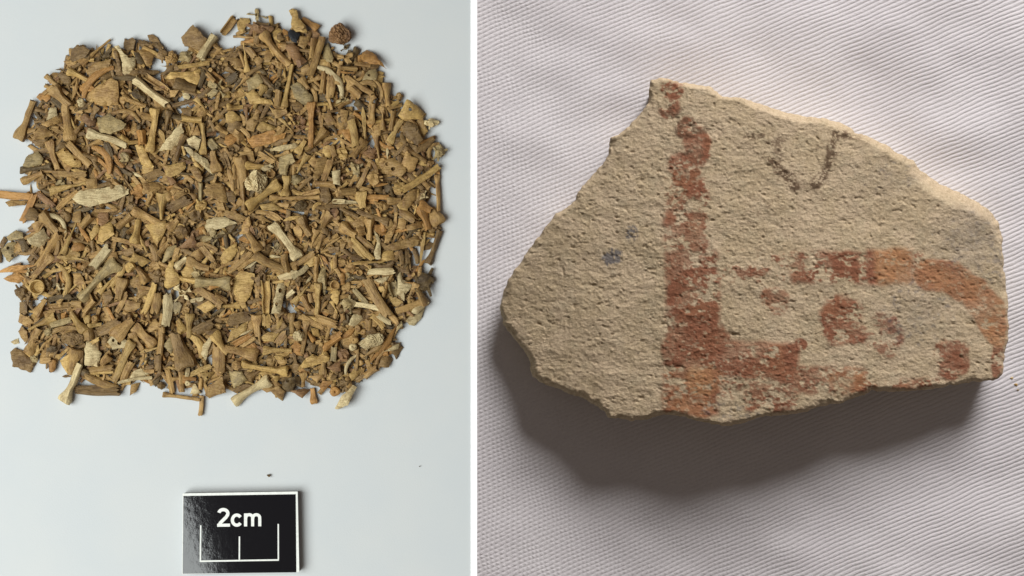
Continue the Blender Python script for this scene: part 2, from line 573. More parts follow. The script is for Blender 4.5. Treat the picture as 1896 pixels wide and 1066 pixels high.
    soft = np.exp(-((x - 1800) / 60) ** 2 - ((y - 440) / 55) ** 2) + 0.6 * np.exp(-((x - 1690) / 60) ** 2 - ((y - 590) / 45) ** 2) + 0.45 * np.exp(-((x - 1640) / 60) ** 2 - ((y - 330) / 30) ** 2)
    np.maximum(grey, 0.62 * soft * (0.7 + 0.6 * dn), out=grey)
    dk(blob(1268, 236, 22, 22), 0.62, 0.75)
    dk(blob(1243, 205, 24, 14), 0.45, 0.65)
    dk(blob(1285, 282, 20, 12), 0.4, 0.8)
    dk(blob(1795, 450, 75, 60), 0.16, 0.6, grey)
    dk(blob(1845, 480, 20, 50), 0.34, 0.6, grey)
    dk(blob(1700, 580, 70, 60), 0.12, 0.6, grey)
    dk(blob(1690, 620, 40, 20), 0.25, 0.5, grey)
    dk(blob(1650, 325, 70, 30), 0.12, 0.5, grey)
    dk(blob(1350, 760, 60, 20), 0.2, 0.5, grey)
    dk(blob(1420, 330, 220, 130), 0.0, 0.45)
    red = np.clip(red * (1 - 0.6 * sstep(0.15, 0.5, g1)) * (0.92 + 0.45 * fbm(x / 40, y / 34, 404, 4, 0.65)), 0, 1)
    # paint stands a hair proud where it survives
    z += 0.7 * red
    z = np.where(used, z, 0)
    # --- assemble: top, side wall that undercuts slightly, flat base
    k = 1 - z * S / CAM_H
    top = np.stack([(x - 948) * S * k, (533 - y) * S * k, z * S], -1)
    ids = np.full(x.shape, -1)
    ids[used] = np.arange(used.sum())
    Vt = top[used]
    col = np.stack([red, oran, dark, grey], -1)[used]
    core = core[used]
    Q = np.stack([ids[:-1, :-1], ids[1:, :-1], ids[1:, 1:], ids[:-1, 1:]], -1)[ok]
    nt = len(Vt)
    E = np.concatenate([Q[:, [0, 1]], Q[:, [1, 2]], Q[:, [2, 3]], Q[:, [3, 0]]])
    key = np.sort(E, 1)
    kk = key[:, 0].astype(np.int64) * nt + key[:, 1]
    u, inv, c = np.unique(kk, return_inverse=True, return_counts=True)
    be = E[c[inv] == 1]
    bv = np.unique(be)
    rings = [Vt]
    cols = [col]
    prev = np.full(nt, -1)
    prev[bv] = bv
    quads = [Q]
    base = nt
    cxy = np.array([(1400 - 948) * S, (533 - 470) * S])
    rs = np.random.RandomState(4)
    for lv in (0.72, 0.42, 0.15, 0.0):
        Vb = Vt[bv].copy()
        Vb[:, 2] *= lv
        dirv = cxy - Vb[:, :2]
        dirv /= np.hypot(*dirv.T)[:, None]
        inset = (1 - lv) * (13 + 7 * fbm(Vb[:, 0] / S / 60, Vb[:, 1] / S / 60 + lv, 6, 3)) * S
        inset += 3.5 * S * fbm(Vb[:, 0] / S / 16, Vb[:, 1] / S / 16 + 9 * lv, 66, 3)
        Vb[:, :2] += dirv * inset[:, None]
        nid = np.full(nt, -1)
        nid[bv] = base + np.arange(len(bv))
        quads.append(np.stack([prev[be[:, 1]], prev[be[:, 0]], nid[be[:, 0]], nid[be[:, 1]]], -1))
        rings.append(Vb)
        cols.append(np.tile([0, 0, 0.0, 0], (len(bv), 1)))
        base += len(bv)
        prev = nid
    V = np.concatenate(rings)
    me = grid_mesh('painted_sherd', V, np.concatenate(quads), M_SHERD)
    ca = me.color_attributes.new('pigment', 'FLOAT_COLOR', 'POINT')
    ca.data.foreach_set('color', np.concatenate(cols).astype(np.float32).ravel())
    fa = me.attributes.new('broken', 'FLOAT', 'POINT')
    fa.data.foreach_set('value', np.concatenate([core, np.ones(len(V) - nt)]).astype(np.float32))
    return me

put('pottery_sherd', build_sherd(), C_CLOTH, label='large buff pottery sherd with worn red painted bands lying on white cloth', cat='pottery sherd')
# ------------------------------------------------------------------ the scale card
def slab(name, poly, z0, z1, mat, parent=None, coll=None, label=None, cx=448.5, cy=982.5):
    """a flat plate from a corner list (photo pixels), local to the card's centre"""
    n = len(poly)
    V = [(px - cx, cy - py, z) for z in (z0, z1) for px, py in poly]
    F = [tuple(range(n, 2 * n)), tuple(reversed(range(n)))]
    for i in range(n):
        j = (i + 1) % n
        F.append((j, i, n + i, n + j))
    a = sum(V[i][0] * V[(i + 1) % n][1] - V[(i + 1) % n][0] * V[i][1] for i in range(n))
    if a < 0:
        F = [tuple(reversed(f)) for f in F]
    return put(name, mesh_from(name, V, F, mat, smooth=False), coll or C_PAPER, parent=parent, label=label)

def stroke(pts, w):
    """outline of a constant-width stroke"""
    P = np.array(pts, float)
    t = np.gradient(P, axis=0)
    t /= np.hypot(*t.T)[:, None]
    nrm = np.stack([-t[:, 1], t[:, 0]], 1) * w / 2
    return P + nrm, P - nrm

def ribbon_mesh(strokes, z, mat, name, cx=448.5, cy=982.5):
    V, F = [], []
    for q, (pts, wd) in enumerate(strokes):
        A, B = stroke(pts, wd)
        b = len(V)
        zt = z + 0.10 + 0.12 * q
        n = len(A)
        for zz in (zt, z - 0.3):
            for p in list(A) + list(B):
                V.append((p[0] - cx, cy - p[1], zz))
        for i in range(n - 1):
            F.append((b + i, b + i + 1, b + n + i + 1, b + n + i))
            F.append((b + 2 * n + i, b + 3 * n + i, b + 3 * n + i + 1, b + 2 * n + i + 1))
            F.append((b + i, b + 2 * n + i, b + 2 * n + i + 1, b + i + 1))
            F.append((b + n + i + 1, b + 3 * n + i + 1, b + 3 * n + i, b + n + i))
        for i in (0, n - 1):
            F.append((b + i, b + n + i, b + 3 * n + i, b + 2 * n + i))
    return mesh_from(name, V, F, mat, smooth=False)

CT = 19.0   # thickness of the card
card = put('scale_card', None, C_PAPER, loc=(X(448.5), Y(982.5), 0),
           label='black scale card marked 2cm with thin white border on white paper', cat='scale card')
slab('base_plate', [(342.5, 912), (553, 908.5), (556, 1055.5), (341.5, 1059)], 0, CT - 3, M_EDGE, card)
slab('white_border', [(342, 911), (553.5, 907.5), (556.5, 1056), (341, 1059.5)], CT - 3, CT, M_WHITE, card)
slab('black_face', [(343.4, 915.6), (550.0, 912.4), (551.2, 1056.0), (342.0, 1058.8)], CT - 2, CT + 0.35, M_BLACK, card)
def arcp(cx, cy, rx, ry, a0, a1, n=14):
    return [(cx + rx * math.cos(R(a0 + (a1 - a0) * i / n)), cy - ry * math.sin(R(a0 + (a1 - a0) * i / n))) for i in range(n + 1)]
zl = CT + 0.4
two = arcp(417.0, 947.8, 8.3, 7.2, 168, -28, 16) + [(421.5, 955.2), (416.5, 960.0), (411.5, 965.0), (409.0, 969.5)]
put('letter', ribbon_mesh([(two, 6.1), ([(405.6, 969.4), (429.3, 969.2)], 5.6)], zl, M_WHITE, 'letter_two'), C_PAPER, parent=card)
put('letter', ribbon_mesh([(arcp(441.8, 960.0, 8.2, 9.3, 36, 324, 20), 5.9)], zl, M_WHITE, 'letter_c'), C_PAPER, parent=card)
put('letter', ribbon_mesh([([(457.9, 947.6), (457.9, 971.5)], 5.8),
                           ([(458.1, 957.0)] + arcp(464.6, 955.5, 6.2, 5.6, 165, 10, 8) + [(470.9, 960), (470.9, 971.4)], 5.6),
                           ([(471.1, 957.0)] + arcp(477.7, 955.5, 6.2, 5.6, 165, 10, 8) + [(484.0, 960), (484.0, 971.3)], 5.6)], zl, M_WHITE, 'letter_m'), C_PAPER, parent=card)
for nm, ln in (('scale_tick', [(375.3, 969.5), (374.6, 1036)]), ('scale_tick', [(446.6, 990), (446.4, 1033.4)]), ('scale_tick', [(518.0, 967), (518.2, 1034.5)])):
    put(nm, ribbon_mesh([(ln, 2.5)], zl, M_WHITE, nm), C_PAPER, parent=card)
put('scale_line', ribbon_mesh([([(373.6, 1035.6), (519.2, 1033.2)], 2.9)], zl + 0.5, M_WHITE, 'scale_line'), C_PAPER, parent=card)

# ------------------------------------------------------------------ bone shapes (local px, long axis X, rest on z=0)
class Rnd(random.Random):
    pass

def wob(rs, V, amp, wl):
    """smooth per-bone lumpiness from a few random sine waves"""
    V = np.asarray(V, float)
    out = V.copy()
    for i in range(5):
        k = np.array([rs.gauss(0, 1) for _ in range(3)])
        k *= (2 * math.pi / (wl * rs.uniform(0.7, 1.6))) / np.linalg.norm(k)
        dv = np.array([rs.gauss(0, 1) for _ in range(3)])
        dv *= amp / 3.0 / np.linalg.norm(dv)
        out += np.sin(V @ k + rs.uniform(0, 6.3))[:, None] * dv
    return out

def loft(secs, cap0=True, cap1=True):
    """secs: list of (n,3) closed rings"""
    n = len(secs[0])
    V = np.concatenate(secs)
    F = []
    for i in range(len(secs) - 1):
        a, b = i * n, (i + 1) * n
        for j in range(n):
            k = (j + 1) % n
            F.append((a + j, a + k, b + k, b + j))
    if cap0:
        F.append(tuple(reversed(range(n))))
    if cap1:
        b = (len(secs) - 1) * n
        F.append(tuple(range(b, b + n)))
    return V, F

def join(parts):
    V, F = [], []
    o = 0
    for v, f in parts:
        V.append(np.asarray(v, float))
        F += [tuple(i + o for i in q) for q in f]
        o += len(v)
    return np.concatenate(V), F

def tube(rs, L, prof, hollow0=False, hollow1=False, squash=0.8, nr=11, ns=10, bend=0.0, jag=0.0, knob0=False, knob1=False):
    """prof(t)->radius.  Long-bone like tube along X from -L/2 to L/2"""
    ang = np.arange(ns) * 2 * math.pi / ns
    secs = []
    jx0 = np.array([rs.uniform(-1, 1) for _ in range(ns)]) * jag
    jx1 = np.array([rs.uniform(-1, 1) for _ in range(ns)]) * jag
    ridge = rs.uniform(0, 6.3)
    def ring(t, sc=1.0, dx=0.0, jx=None):
        r = prof(t) * sc
        a = ang
        m = 1 + 0.10 * np.cos(a * 3 + ridge) + 0.05 * np.cos(2 * a + ridge + 4 * t)
        x = np.full(ns, (t - 0.5) * L + dx)
        if jx is not None:
            x = x + jx
        y = r * m * np.cos(a) + bend * (4 * t * (1 - t) - 0.5)
        z = r * m * squash * np.sin(a)
        return np.stack([x, y, z], 1)
    ts = np.linspace(0, 1, nr)
    r0, r1 = prof(0), prof(1)
    if hollow0:
        dep = min(r0 * 2.2, L * .3)
        secs += [ring(0, 0.30, dep), ring(0, 0.62, dep * .35, jx0), ring(0, 0.68, 0, jx0)]
    elif knob0:
        for sc, dx in ((0.25, -0.30 * r0), (0.62, -0.52 * r0), (0.9, -0.34 * r0)):
            q = ring(0, sc, dx)
            q[:, 0] -= 0.30 * r0 * np.abs(np.cos(ang)) * sc - 0.1 * r0
            secs.append(q)
    else:
        secs += [ring(0, 0.3, -0.1 * r0), ring(0, 0.8, -0.06 * r0, jx0)]
    for i, t in enumerate(ts):
        secs.append(ring(t, 1.0, 0, jx0 if i == 0 and not knob0 else (jx1 if i == nr - 1 and not knob1 else None)))
    if hollow1:
        dep = min(r1 * 2.2, L * .3)
        secs += [ring(1, 0.68, 0, jx1), ring(1, 0.62, -dep * .35, jx1), ring(1, 0.30, -dep)]
    elif knob1:
        for sc, dx in ((0.9, 0.34 * r1), (0.62, 0.52 * r1), (0.25, 0.30 * r1)):
            q = ring(1, sc, dx)
            q[:, 0] += 0.30 * r1 * np.abs(np.cos(ang)) * sc - 0.1 * r1
            secs.append(q)
    else:
        secs += [ring(1, 0.8, 0.06 * r1, jx1), ring(1, 0.3, 0.1 * r1)]
    V, F = loft(secs)
    F = [tuple(reversed(f)) for f in F]   # ring order faces outward
    return V, F

def _long(rs, L, r, f0, e, f1, hol=True):
    prof = lambda t: r * (1 + (f0 - 1) * math.exp(-(t / e) ** 2 * .9) + (f1 - 1) * math.exp(-((1 - t) / e) ** 2 * .9))
    V, F = tube(rs, L, prof, hollow1=hol and f1 < 1.2, knob0=True, knob1=f1 >= 1.2, squash=rs.uniform(0.7, 0.85), bend=rs.uniform(-.04, .04) * L, jag=0.25 * r, nr=13)
    return wob(rs, V, r * 0.35, r * 5), F

def shape_D(rs, L, w):
    return _long(rs, L, w / 2, rs.uniform(1.5, 1.8), 0.8 * w / L, rs.uniform(1.6, 2.0))

def shape_T(rs, L, w):
    # blade: wide thin end at x=-L/2 narrowing to a rounded stem
    ns = 12
    ang = np.arange(ns) * 2 * math.pi / ns
    secs = []
    cur = rs.uniform(0.05, 0.22) * w
    for i in range(12):
        t = i / 11
        wy = w / 2 * (0.30 + 0.70 * max(0, 1 - t * 1.25) ** 1.6) * (1 - 0.25 * t)
        wz = w * (0.09 + 0.10 * t)
        wz = min(wz, wy)
        y = wy * np.cos(ang)
        z = wz * np.sin(ang) - cur * (np.cos(ang) ** 2) * (1 - t)
        x = np.full(ns, (t - .5) * L) + (1 - t) * 0.12 * w * (np.abs(np.cos(ang)) - .5) * -1
        secs.append(np.stack([x, y, z], 1))
    c = secs[0].mean(0)
    secs = [c + (secs[0] - c) * .55 + np.array([w * .06, 0, -cur * .2])] + secs
    V, F = loft(secs)
    return wob(rs, V, w * 0.08, w * .8), [tuple(reversed(f)) for f in F]

def shape_S(rs, L, w):
    r = w / 2
    a, b = rs.uniform(.9, 1.12), rs.uniform(.9, 1.12)
    prof = lambda t: r * (a + (b - a) * t) * (1 + .10 * (2 * t - 1) ** 4)
    V, F = tube(rs, L, prof, True, True, rs.uniform(.78, .95), bend=rs.uniform(-.03, .03) * L, jag=.35 * r, nr=10)
    return wob(rs, V, r * .25, r * 6), F

def shape_H(rs, L, w):
    # splinter, broadest before the middle, running to points
    ns = 7
    k = rs.uniform(.25, .45)
    ang = np.arange(ns) * 2 * math.pi / ns + rs.uniform(0, 1)
    m = np.array([rs.uniform(.75, 1.15) for _ in range(ns)])
    b = rs.uniform(-.06, .06) * L
    secs = []
    for i in range(11):
        t = i / 10
        e = (t / k) ** .75 if t < k else ((1 - t) / (1 - k)) ** .8
        r = w / 2 * max(.07, e)
        secs.append(np.stack([np.full(ns, (t - .5) * L), r * m * np.cos(ang) + b * 4 * t * (1 - t), r * .55 * m * np.sin(ang)], 1))
    V, F = loft(secs)
    return wob(rs, V, w * .14, w * 2), [tuple(reversed(f)) for f in F]

def shape_B(rs, L, w):
    # flat splinter of shaft wall: grain ridges run its length, ends broken
    ns = 14
    th = max(4.0, w * rs.uniform(.26, .4))
    cur = w * rs.uniform(.06, .2)
    ys = np.concatenate([np.linspace(-.5, .5, 8), np.linspace(.47, -.47, 6)])
    rid = np.array([rs.uniform(-1, 1) for _ in range(8)]) * w * .045
    zs = np.concatenate([th - cur * (np.linspace(-1, 1, 8) ** 2) + rid, -cur * (np.linspace(1, -1, 6) ** 2)])
    j0 = np.array([rs.uniform(-1, 1) for _ in range(8)]) * w * .24
    j1 = np.array([rs.uniform(-1, 1) for _ in range(8)]) * w * .24
    s0, s1 = rs.uniform(-.35, .35), rs.uniform(-.35, .35)
    b = rs.uniform(-.05, .05) * L
    secs = []
    ta, tb = rs.uniform(.78, 1.0), rs.uniform(.72, 1.0)
    full = lambda j: np.concatenate([j, j[::-1][[0, 2, 3, 4, 5, 7]]])
    for i in range(9):
        t = i / 8
        wd = w * (ta + (1 - ta) * min(1, t * 3)) * (tb + (1 - tb) * min(1, (1 - t) * 3))
        x = np.full(ns, (t - .5) * L)
        if i == 0:
            x = x + full(j0) + ys * w * s0
        if i == 8:
            x = x + full(j1) + ys * w * s1
        secs.append(np.stack([x, ys * wd + b * 4 * t * (1 - t), zs], 1))
    V, F = loft(secs)
    return wob(rs, V, w * .10, w * 2.2), F

def shape_G(rs, L, w):
    # split tube lying hollow side up
    n = 8
    a = np.linspace(R(rs.uniform(150, 175)), R(rs.uniform(365, 390)), n)
    secs = []
    ro, ri = w / 2, w / 2 * rs.uniform(.62, .74)
    j0 = np.array([rs.uniform(-1, 1) for _ in range(2 * n)]) * w * .25
    j1 = np.array([rs.uniform(-1, 1) for _ in range(2 * n)]) * w * .25
    tp = rs.uniform(.55, 1)
    for i in range(9):
        t = i / 8
        k = 1 if t < .6 else 1 + (tp - 1) * (t - .6) / .4
        y = np.concatenate([ro * np.cos(a), ri * np.cos(a[::-1])]) * k
        z = np.concatenate([ro * np.sin(a), ri * np.sin(a[::-1])]) * k * .85
        x = np.full(2 * n, (t - .5) * L)
        if i == 0:
            x = x + j0
        if i == 8:
            x = x + j1
        secs.append(np.stack([x, y, z], 1))
    V, F = loft(secs)
    return wob(rs, V, w * .12, w * 2.5), [tuple(reversed(f)) for f in F]

def shape_C(rs, L, w, bulge=None):
    # curved rib; bows to +y
    ns = 9
    if bulge is None:
        bulge = rs.choice((-1, 1)) * rs.uniform(.16, .26)
    ang = np.arange(ns) * 2 * math.pi / ns
    secs = []
    A = bulge * L
    for i in range(14):
        t = i / 13
        sy = A * (4 * t * (1 - t) - .6)
        dy = A * 4 * (1 - 2 * t) / L
        nrm = np.array([-dy, 1.0]) / math.hypot(dy, 1)
        r = w / 2 * (0.55 + .45 * min(1, 4 * t, 4 * (1 - t)))
        c = np.array([(t - .5) * L, sy])
        off = np.cos(ang)[:, None] * r * nrm[None]
        secs.append(np.column_stack([c + off, .55 * r * np.sin(ang)]))
    V, F = loft(secs)
    return wob(rs, V, w * .15, w * 2.5), [tuple(reversed(f)) for f in F]

_ico = {}
def ico(k):
    if k not in _ico:
        import bmesh
        bm = bmesh.new()
        bmesh.ops.create_icosphere(bm, subdivisions=k, radius=1)
        bm.verts.ensure_lookup_table()
        _ico[k] = (np.array([v.co[:] for v in bm.verts]), [tuple(v.index for v in f.verts) for f in bm.faces])
        bm.free()
    return _ico[k]

def shape_V(rs, L, w, k=3):
    # irregular articular piece: body with hollows, a canal and stubby processes
    if k == 3 and rs.random() < .5:
        # vertebra-like: a ring with blades and spurs springing from it
        a0 = rs.uniform(0, 6.3)
        q = min(L, w)
        v, f = shape_R(rs, q * .62, q * .62)
        v = v * np.array([1, rs.uniform(.7, 1), 1.1])
        t = rs.uniform(-.5, .5)
        v = v @ np.array(Matrix.Rotation(t, 3, 'X')).T
        parts = [(v, f)]
        for i in range(rs.choice((3, 4, 5))):
            a = a0 + i * 6.283 / 4 + rs.uniform(-.4, .4)
            c, s = math.cos(a), math.sin(a)
            rad = abs(c) * L / 2 + abs(s) * w / 2
            pl = max(q * .4, rad * .85)
            pv, pf = rs.choice((shape_T, shape_H, shape_B))(rs, pl, q * rs.uniform(.3, .55))
            if rs.random() < .5:
                pv = pv * np.array([-1, -1, 1])
            x = pv[:, 0] + pl * .5 + q * .16
            parts.append((np.stack([x * c - pv[:, 1] * s, x * s + pv[:, 1] * c, pv[:, 2] + q * rs.uniform(.1, .35)], 1), pf))
        v, f = join(parts)
        return wob(rs, v, q * .08, q * .5), f
    D, F = ico(k)
    r = np.ones(len(D))
    for i in range(7):
        a = np.array([rs.gauss(0, 1), rs.gauss(0, 1), rs.gauss(0, .8)])
        a /= np.linalg.norm(a)
        d = np.clip(D @ a, -1, 1)
        s = rs.choice((-1, 1, 1))
        r += s * rs.uniform(.22, .5) * np.exp((d - 1) * rs.uniform(5, 12))
    for i in range(5):      # pits on the visible side
        a = np.array([rs.gauss(0, 1), rs.gauss(0, 1), abs(rs.gauss(0.9, .4))])
        a /= np.linalg.norm(a)
        r -= rs.uniform(.5, .85) * np.exp((D @ a - 1) * rs.uniform(30, 70))
    r = np.clip(r, .25, 2)
    V = D * r[:, None] * np.array([L / 2, w / 2, min(L, w) * .33]) * .95
    V = wob(rs, V, w * .16, w * .7)
    parts = [(wob(rs, V, w * .07, w * .25), F)]
    for i in range(rs.choice((2, 3, 4))):
        a = rs.uniform(0, 6.3)
        pl = w * rs.uniform(.35, .6)
        pv, pf = tube(rs, pl, lambda t: w * (.13 - .05 * t), squash=.6, nr=4, ns=7)
        c, s = math.cos(a), math.sin(a)
        cx, cy = c * L * .36, s * w * .36
        x = pv[:, 0] + pl * .4
        parts.append((np.stack([cx + x * c - pv[:, 1] * s, cy + x * s + pv[:, 1] * c, pv[:, 2] + x * .1], 1), pf))
    return join(parts)

def shape_P(rs, L, w):
    # spongy lump: struts round cell-like pits
    D, F = ico(5 if L > 30 else 4)
    n = 170 if L > 30 else 90
    pts = np.array([[rs.gauss(0, 1) for _ in range(3)] for _ in range(n)])
    pts /= np.linalg.norm(pts, axis=1)[:, None]
    dd = np.sort(np.arccos(np.clip(D @ pts.T, -1, 1)), 1)
    e = dd[:, 1] - dd[:, 0]
    r = 1 + .05 * np.sin(D[:, 0] * 7 + 1) - .20 * np.clip(e / .13, 0, 1)
    V = D * r[:, None] * np.array([L / 2, w / 2, min(L, w) * .4])
    return wob(rs, V, w * .14, w * .8), F

def lathe(rs, prof, ns=20):
    ang = np.arange(ns) * 2 * math.pi / ns
    secs = [np.stack([r * np.cos(ang), r * np.sin(ang), np.full(ns, z)], 1) for r, z in prof]
    V, F = loft(secs)
    return V, F

def shape_R(rs, L, w):
    r = w / 2
    V, F = lathe(rs, [(r * .7, 0), (r * .95, r * .35), (r, r * .7), (r * .92, r * .95), (r * .78, r * .98), (r * .70, r * .8), (r * .58, r * .4), (r * .2, r * .25)])
    return wob(rs, V, r * .2, r * 2), F

def shape_K(rs, L, w):
    r = w / 2
    V, F = lathe(rs, [(r * .5, 0), (r * .9, r * .3), (r, r * .7), (r * .85, r * 1.1), (r * .5, r * 1.28), (r * .22, r * 1.22), (r * .1, r * 1.0)], 14)
    return wob(rs, V, r * .2, r * 2), F

def shape_F(rs, poly, holes=(), th=None):
    """flat flake from an outline (local px); thin, curved and uneven"""
    P = np.array(poly, float)
    ext = P.max(0) - P.min(0)
    sz = math.hypot(*ext)
    if th is None:
        th = min(6.5, max(3.2, sz * .10))
    q = poly_rough(P, 3.2, min(2.2, sz * .045), rs.randrange(999), 9.0)
    loops = [q]
    for hx, hy, hr in holes:
        a = np.linspace(0, 2 * math.pi, 9)[:-1]
        loops.append(np.stack([hx + hr * np.cos(a) * rs.uniform(.75, 1.1), hy + hr * np.sin(a)], 1))
    allp, edges = [], []
    for lp in loops:
        o = len(allp)
        allp += [tuple(p) for p in lp]
        edges += [(o + i, o + (i + 1) % len(lp)) for i in range(len(lp))]
    sp = max(3.4, sz / 14)
    xs = np.arange(q[:, 0].min(), q[:, 0].max(), sp)
    ys = np.arange(q[:, 1].min(), q[:, 1].max(), sp)
    gx, gy = np.meshgrid(xs, ys)
    gx = gx.ravel() + np.array([rs.uniform(-.3, .3) * sp for _ in range(gx.size)])
    gy = gy.ravel() + np.array([rs.uniform(-.3, .3) * sp for _ in range(gy.size)])
    ok = inside(gx, gy, q)
    d, _, _ = seg_dist(gx, gy, q)
    ok &= d > sp * .45
    for lp in loops[1:]:
        dh, _, _ = seg_dist(gx, gy, lp)
        ok &= ~inside(gx, gy, lp) & (dh > sp * .3)
    allp += list(zip(gx[ok], gy[ok]))
    vs, es, fs, *_ = delaunay_2d_cdt([Vector(p) for p in allp], edges, [], 0, 1e-4)
    vs = np.array([(v[0], v[1]) for v in vs])
    tri = [f for f in fs]
    cen = np.array([vs[list(f)].mean(0) for f in tri])
    keep = inside(cen[:, 0], cen[:, 1], q)
    for lp in loops[1:]:
        keep &= ~inside(cen[:, 0], cen[:, 1], lp)
    tri = [tuple(f) for f, kq in zip(tri, keep) if kq]
    tri = [f if np.cross(vs[f[1]] - vs[f[0]], vs[f[2]] - vs[f[0]]) > 0 else f[::-1] for f in tri]
    d, _, _ = seg_dist(vs[:, 0], vs[:, 1], q)
    a = rs.uniform(0, 6.3)
    u = vs[:, 0] * math.cos(a) + vs[:, 1] * math.sin(a)
    cv = rs.uniform(-1.5, 2.2) * th * (2 * u / sz) ** 2
    gr = rs.uniform(0, 6.3)
    g = fbm((vs[:, 0] * math.cos(gr) + vs[:, 1] * math.sin(gr)) / 5, (vs[:, 1] * math.cos(gr) - vs[:, 0] * math.sin(gr)) / 14, rs.randrange(999), 3)
    slope = np.array([rs.uniform(-.24, .24), rs.uniform(-.24, .24)])
    base = -cv + vs @ slope
    zt = base + th * (1 - .45 * np.clip(1 - d / 2.2, 0, 1)) + g * th * .4
    n = len(vs)
    V = np.concatenate([np.column_stack([vs, zt]), np.column_stack([vs, base])])
    F = list(tri) + [tuple(i + n for i in f[::-1]) for f in tri]
    dirc = {}
    for f in tri:
        for i in range(3):
            dirc[(f[i], f[(i + 1) % 3])] = 1
    for (i, j) in dirc:
        if (j, i) not in dirc:
            F.append((j, i, i + n, j + n))
    return V, F

SHAPES = {'L': lambda rs, L, w: _long(rs, L, w / 2, rs.uniform(1.6, 2.0), 0.9 * w / L, 1.0), 'D': shape_D, 'T': shape_T, 'S': shape_S, 'H': shape_H,
          'B': shape_B, 'G': shape_G, 'C': shape_C, 'V': shape_V, 'P': shape_P, 'R': shape_R, 'K': shape_K}
# ------------------------------------------------------------------ the bones, traced tile by tile from the photograph
# one line per bone.  axis kinds:  KIND x0 y0 x1 y1 width tone ; flakes:  F tone x,y x,y ... [o x,y,r hole] ; after | comes its own label,
# after > the short name other labels use to point at it.  Tile (c,r) starts at photo pixel (210c, 10+190r), enlarged 5.61 times.
TILES = {}
TILES[0, 0] = """
L 490 745 720 930 42 t | brown long bone with flared end poking out at the upper left rim > flared bone on the upper left rim
T 850 610 1135 350 105 t | tapering tan splinter rising to a point at the top left of the heap
F b 750,460 810,425 900,450 960,490 900,560 830,580 760,590 740,550 | dark brown broken socket at the heap's top left corner
V 1000 540 1140 550 90 d
L 735 690 930 775 58 y
C 1150 620 845 930 80 o | curved ochre bone arching over the upper left of the heap > curved ochre bone
F b 600,730 640,690 740,760 740,840 670,820
L 590 900 735 1060 80 t
H 800 780 740 1000 50 t
F t 930,640 1010,590 1100,580 1160,560 1140,640 1020,720 910,710
F t 945,980 970,890 1150,780 1230,800 1240,900 1235,1030 1045,1040 | broad flake with striped grain near the upper left > striped tan flake
B 560 980 640 1050 70 d
V 820 1020 900 1050 80 p
H 660 850 720 960 35 y
V 480 1040 540 1060 60 t
"""
TILES[1, 0] = """
F p 35,450 80,440 130,520 190,540 240,560 220,680 190,730 110,720 110,600 85,510 o 185,545,17 | cream hip-shaped bone with a small hole near the top left
F b 110,340 150,360 210,345 245,380 220,450 160,480 110,440
F b 260,360 330,370 390,400 480,400 530,450 480,480 420,440 300,440
F b 360,315 410,310 460,340 490,400 430,400 380,370
F t 260,470 430,465 400,610 350,630 300,540
F d 215,490 280,510 330,600 320,640 260,600
V 470 490 550 540 110 b
P 545 570 670 540 120 t | small spongy tan piece beside the square brown flake
V 690 530 800 530 110 g
F b 715,345 850,230 995,370 930,510 830,450 760,430 | square brown flake standing on its corner at the top edge > square brown flake
S 1050 325 920 560 85 p | pale tube with a pitted side next to the square brown flake
H 1130 440 1020 570 42 t
B 690 645 995 600 45 y | straight yellow stick under the square brown flake > yellow stick
H 640 620 510 750 70 b
F y 550,770 610,705 740,700 830,690 900,660 910,710 870,830 800,810 740,770 | ochre bone shaped like a boot just below the yellow stick
B 940 690 890 840 60 d
S 240 780 565 1020 92 p | pale wide tube with its hollow end facing down right > wide pale tube
G 350 740 580 890 80 t
B 20 760 240 760 55 d
B 270 690 460 690 55 b
L 120 960 340 1050 48 t
V 170 880 340 980 90 d
L 680 830 860 880 80 b
F p 720,900 760,890 800,940 780,975 730,960
F t 590,880 690,880 640,950 590,950
B 970 710 1060 800 45 t
T 860 960 960 1090 80 y
V 1000 880 1180 850 130 g | greyish lumpy joint piece with hollows near the top centre
K 1000 670 1040 670 50 t
V 1010 580 1130 600 80 b
V 1080 650 1150 680 60 b
F b 870,930 1000,850 1060,830 960,950 890,970
B 620 1040 840 990 45 b
"""
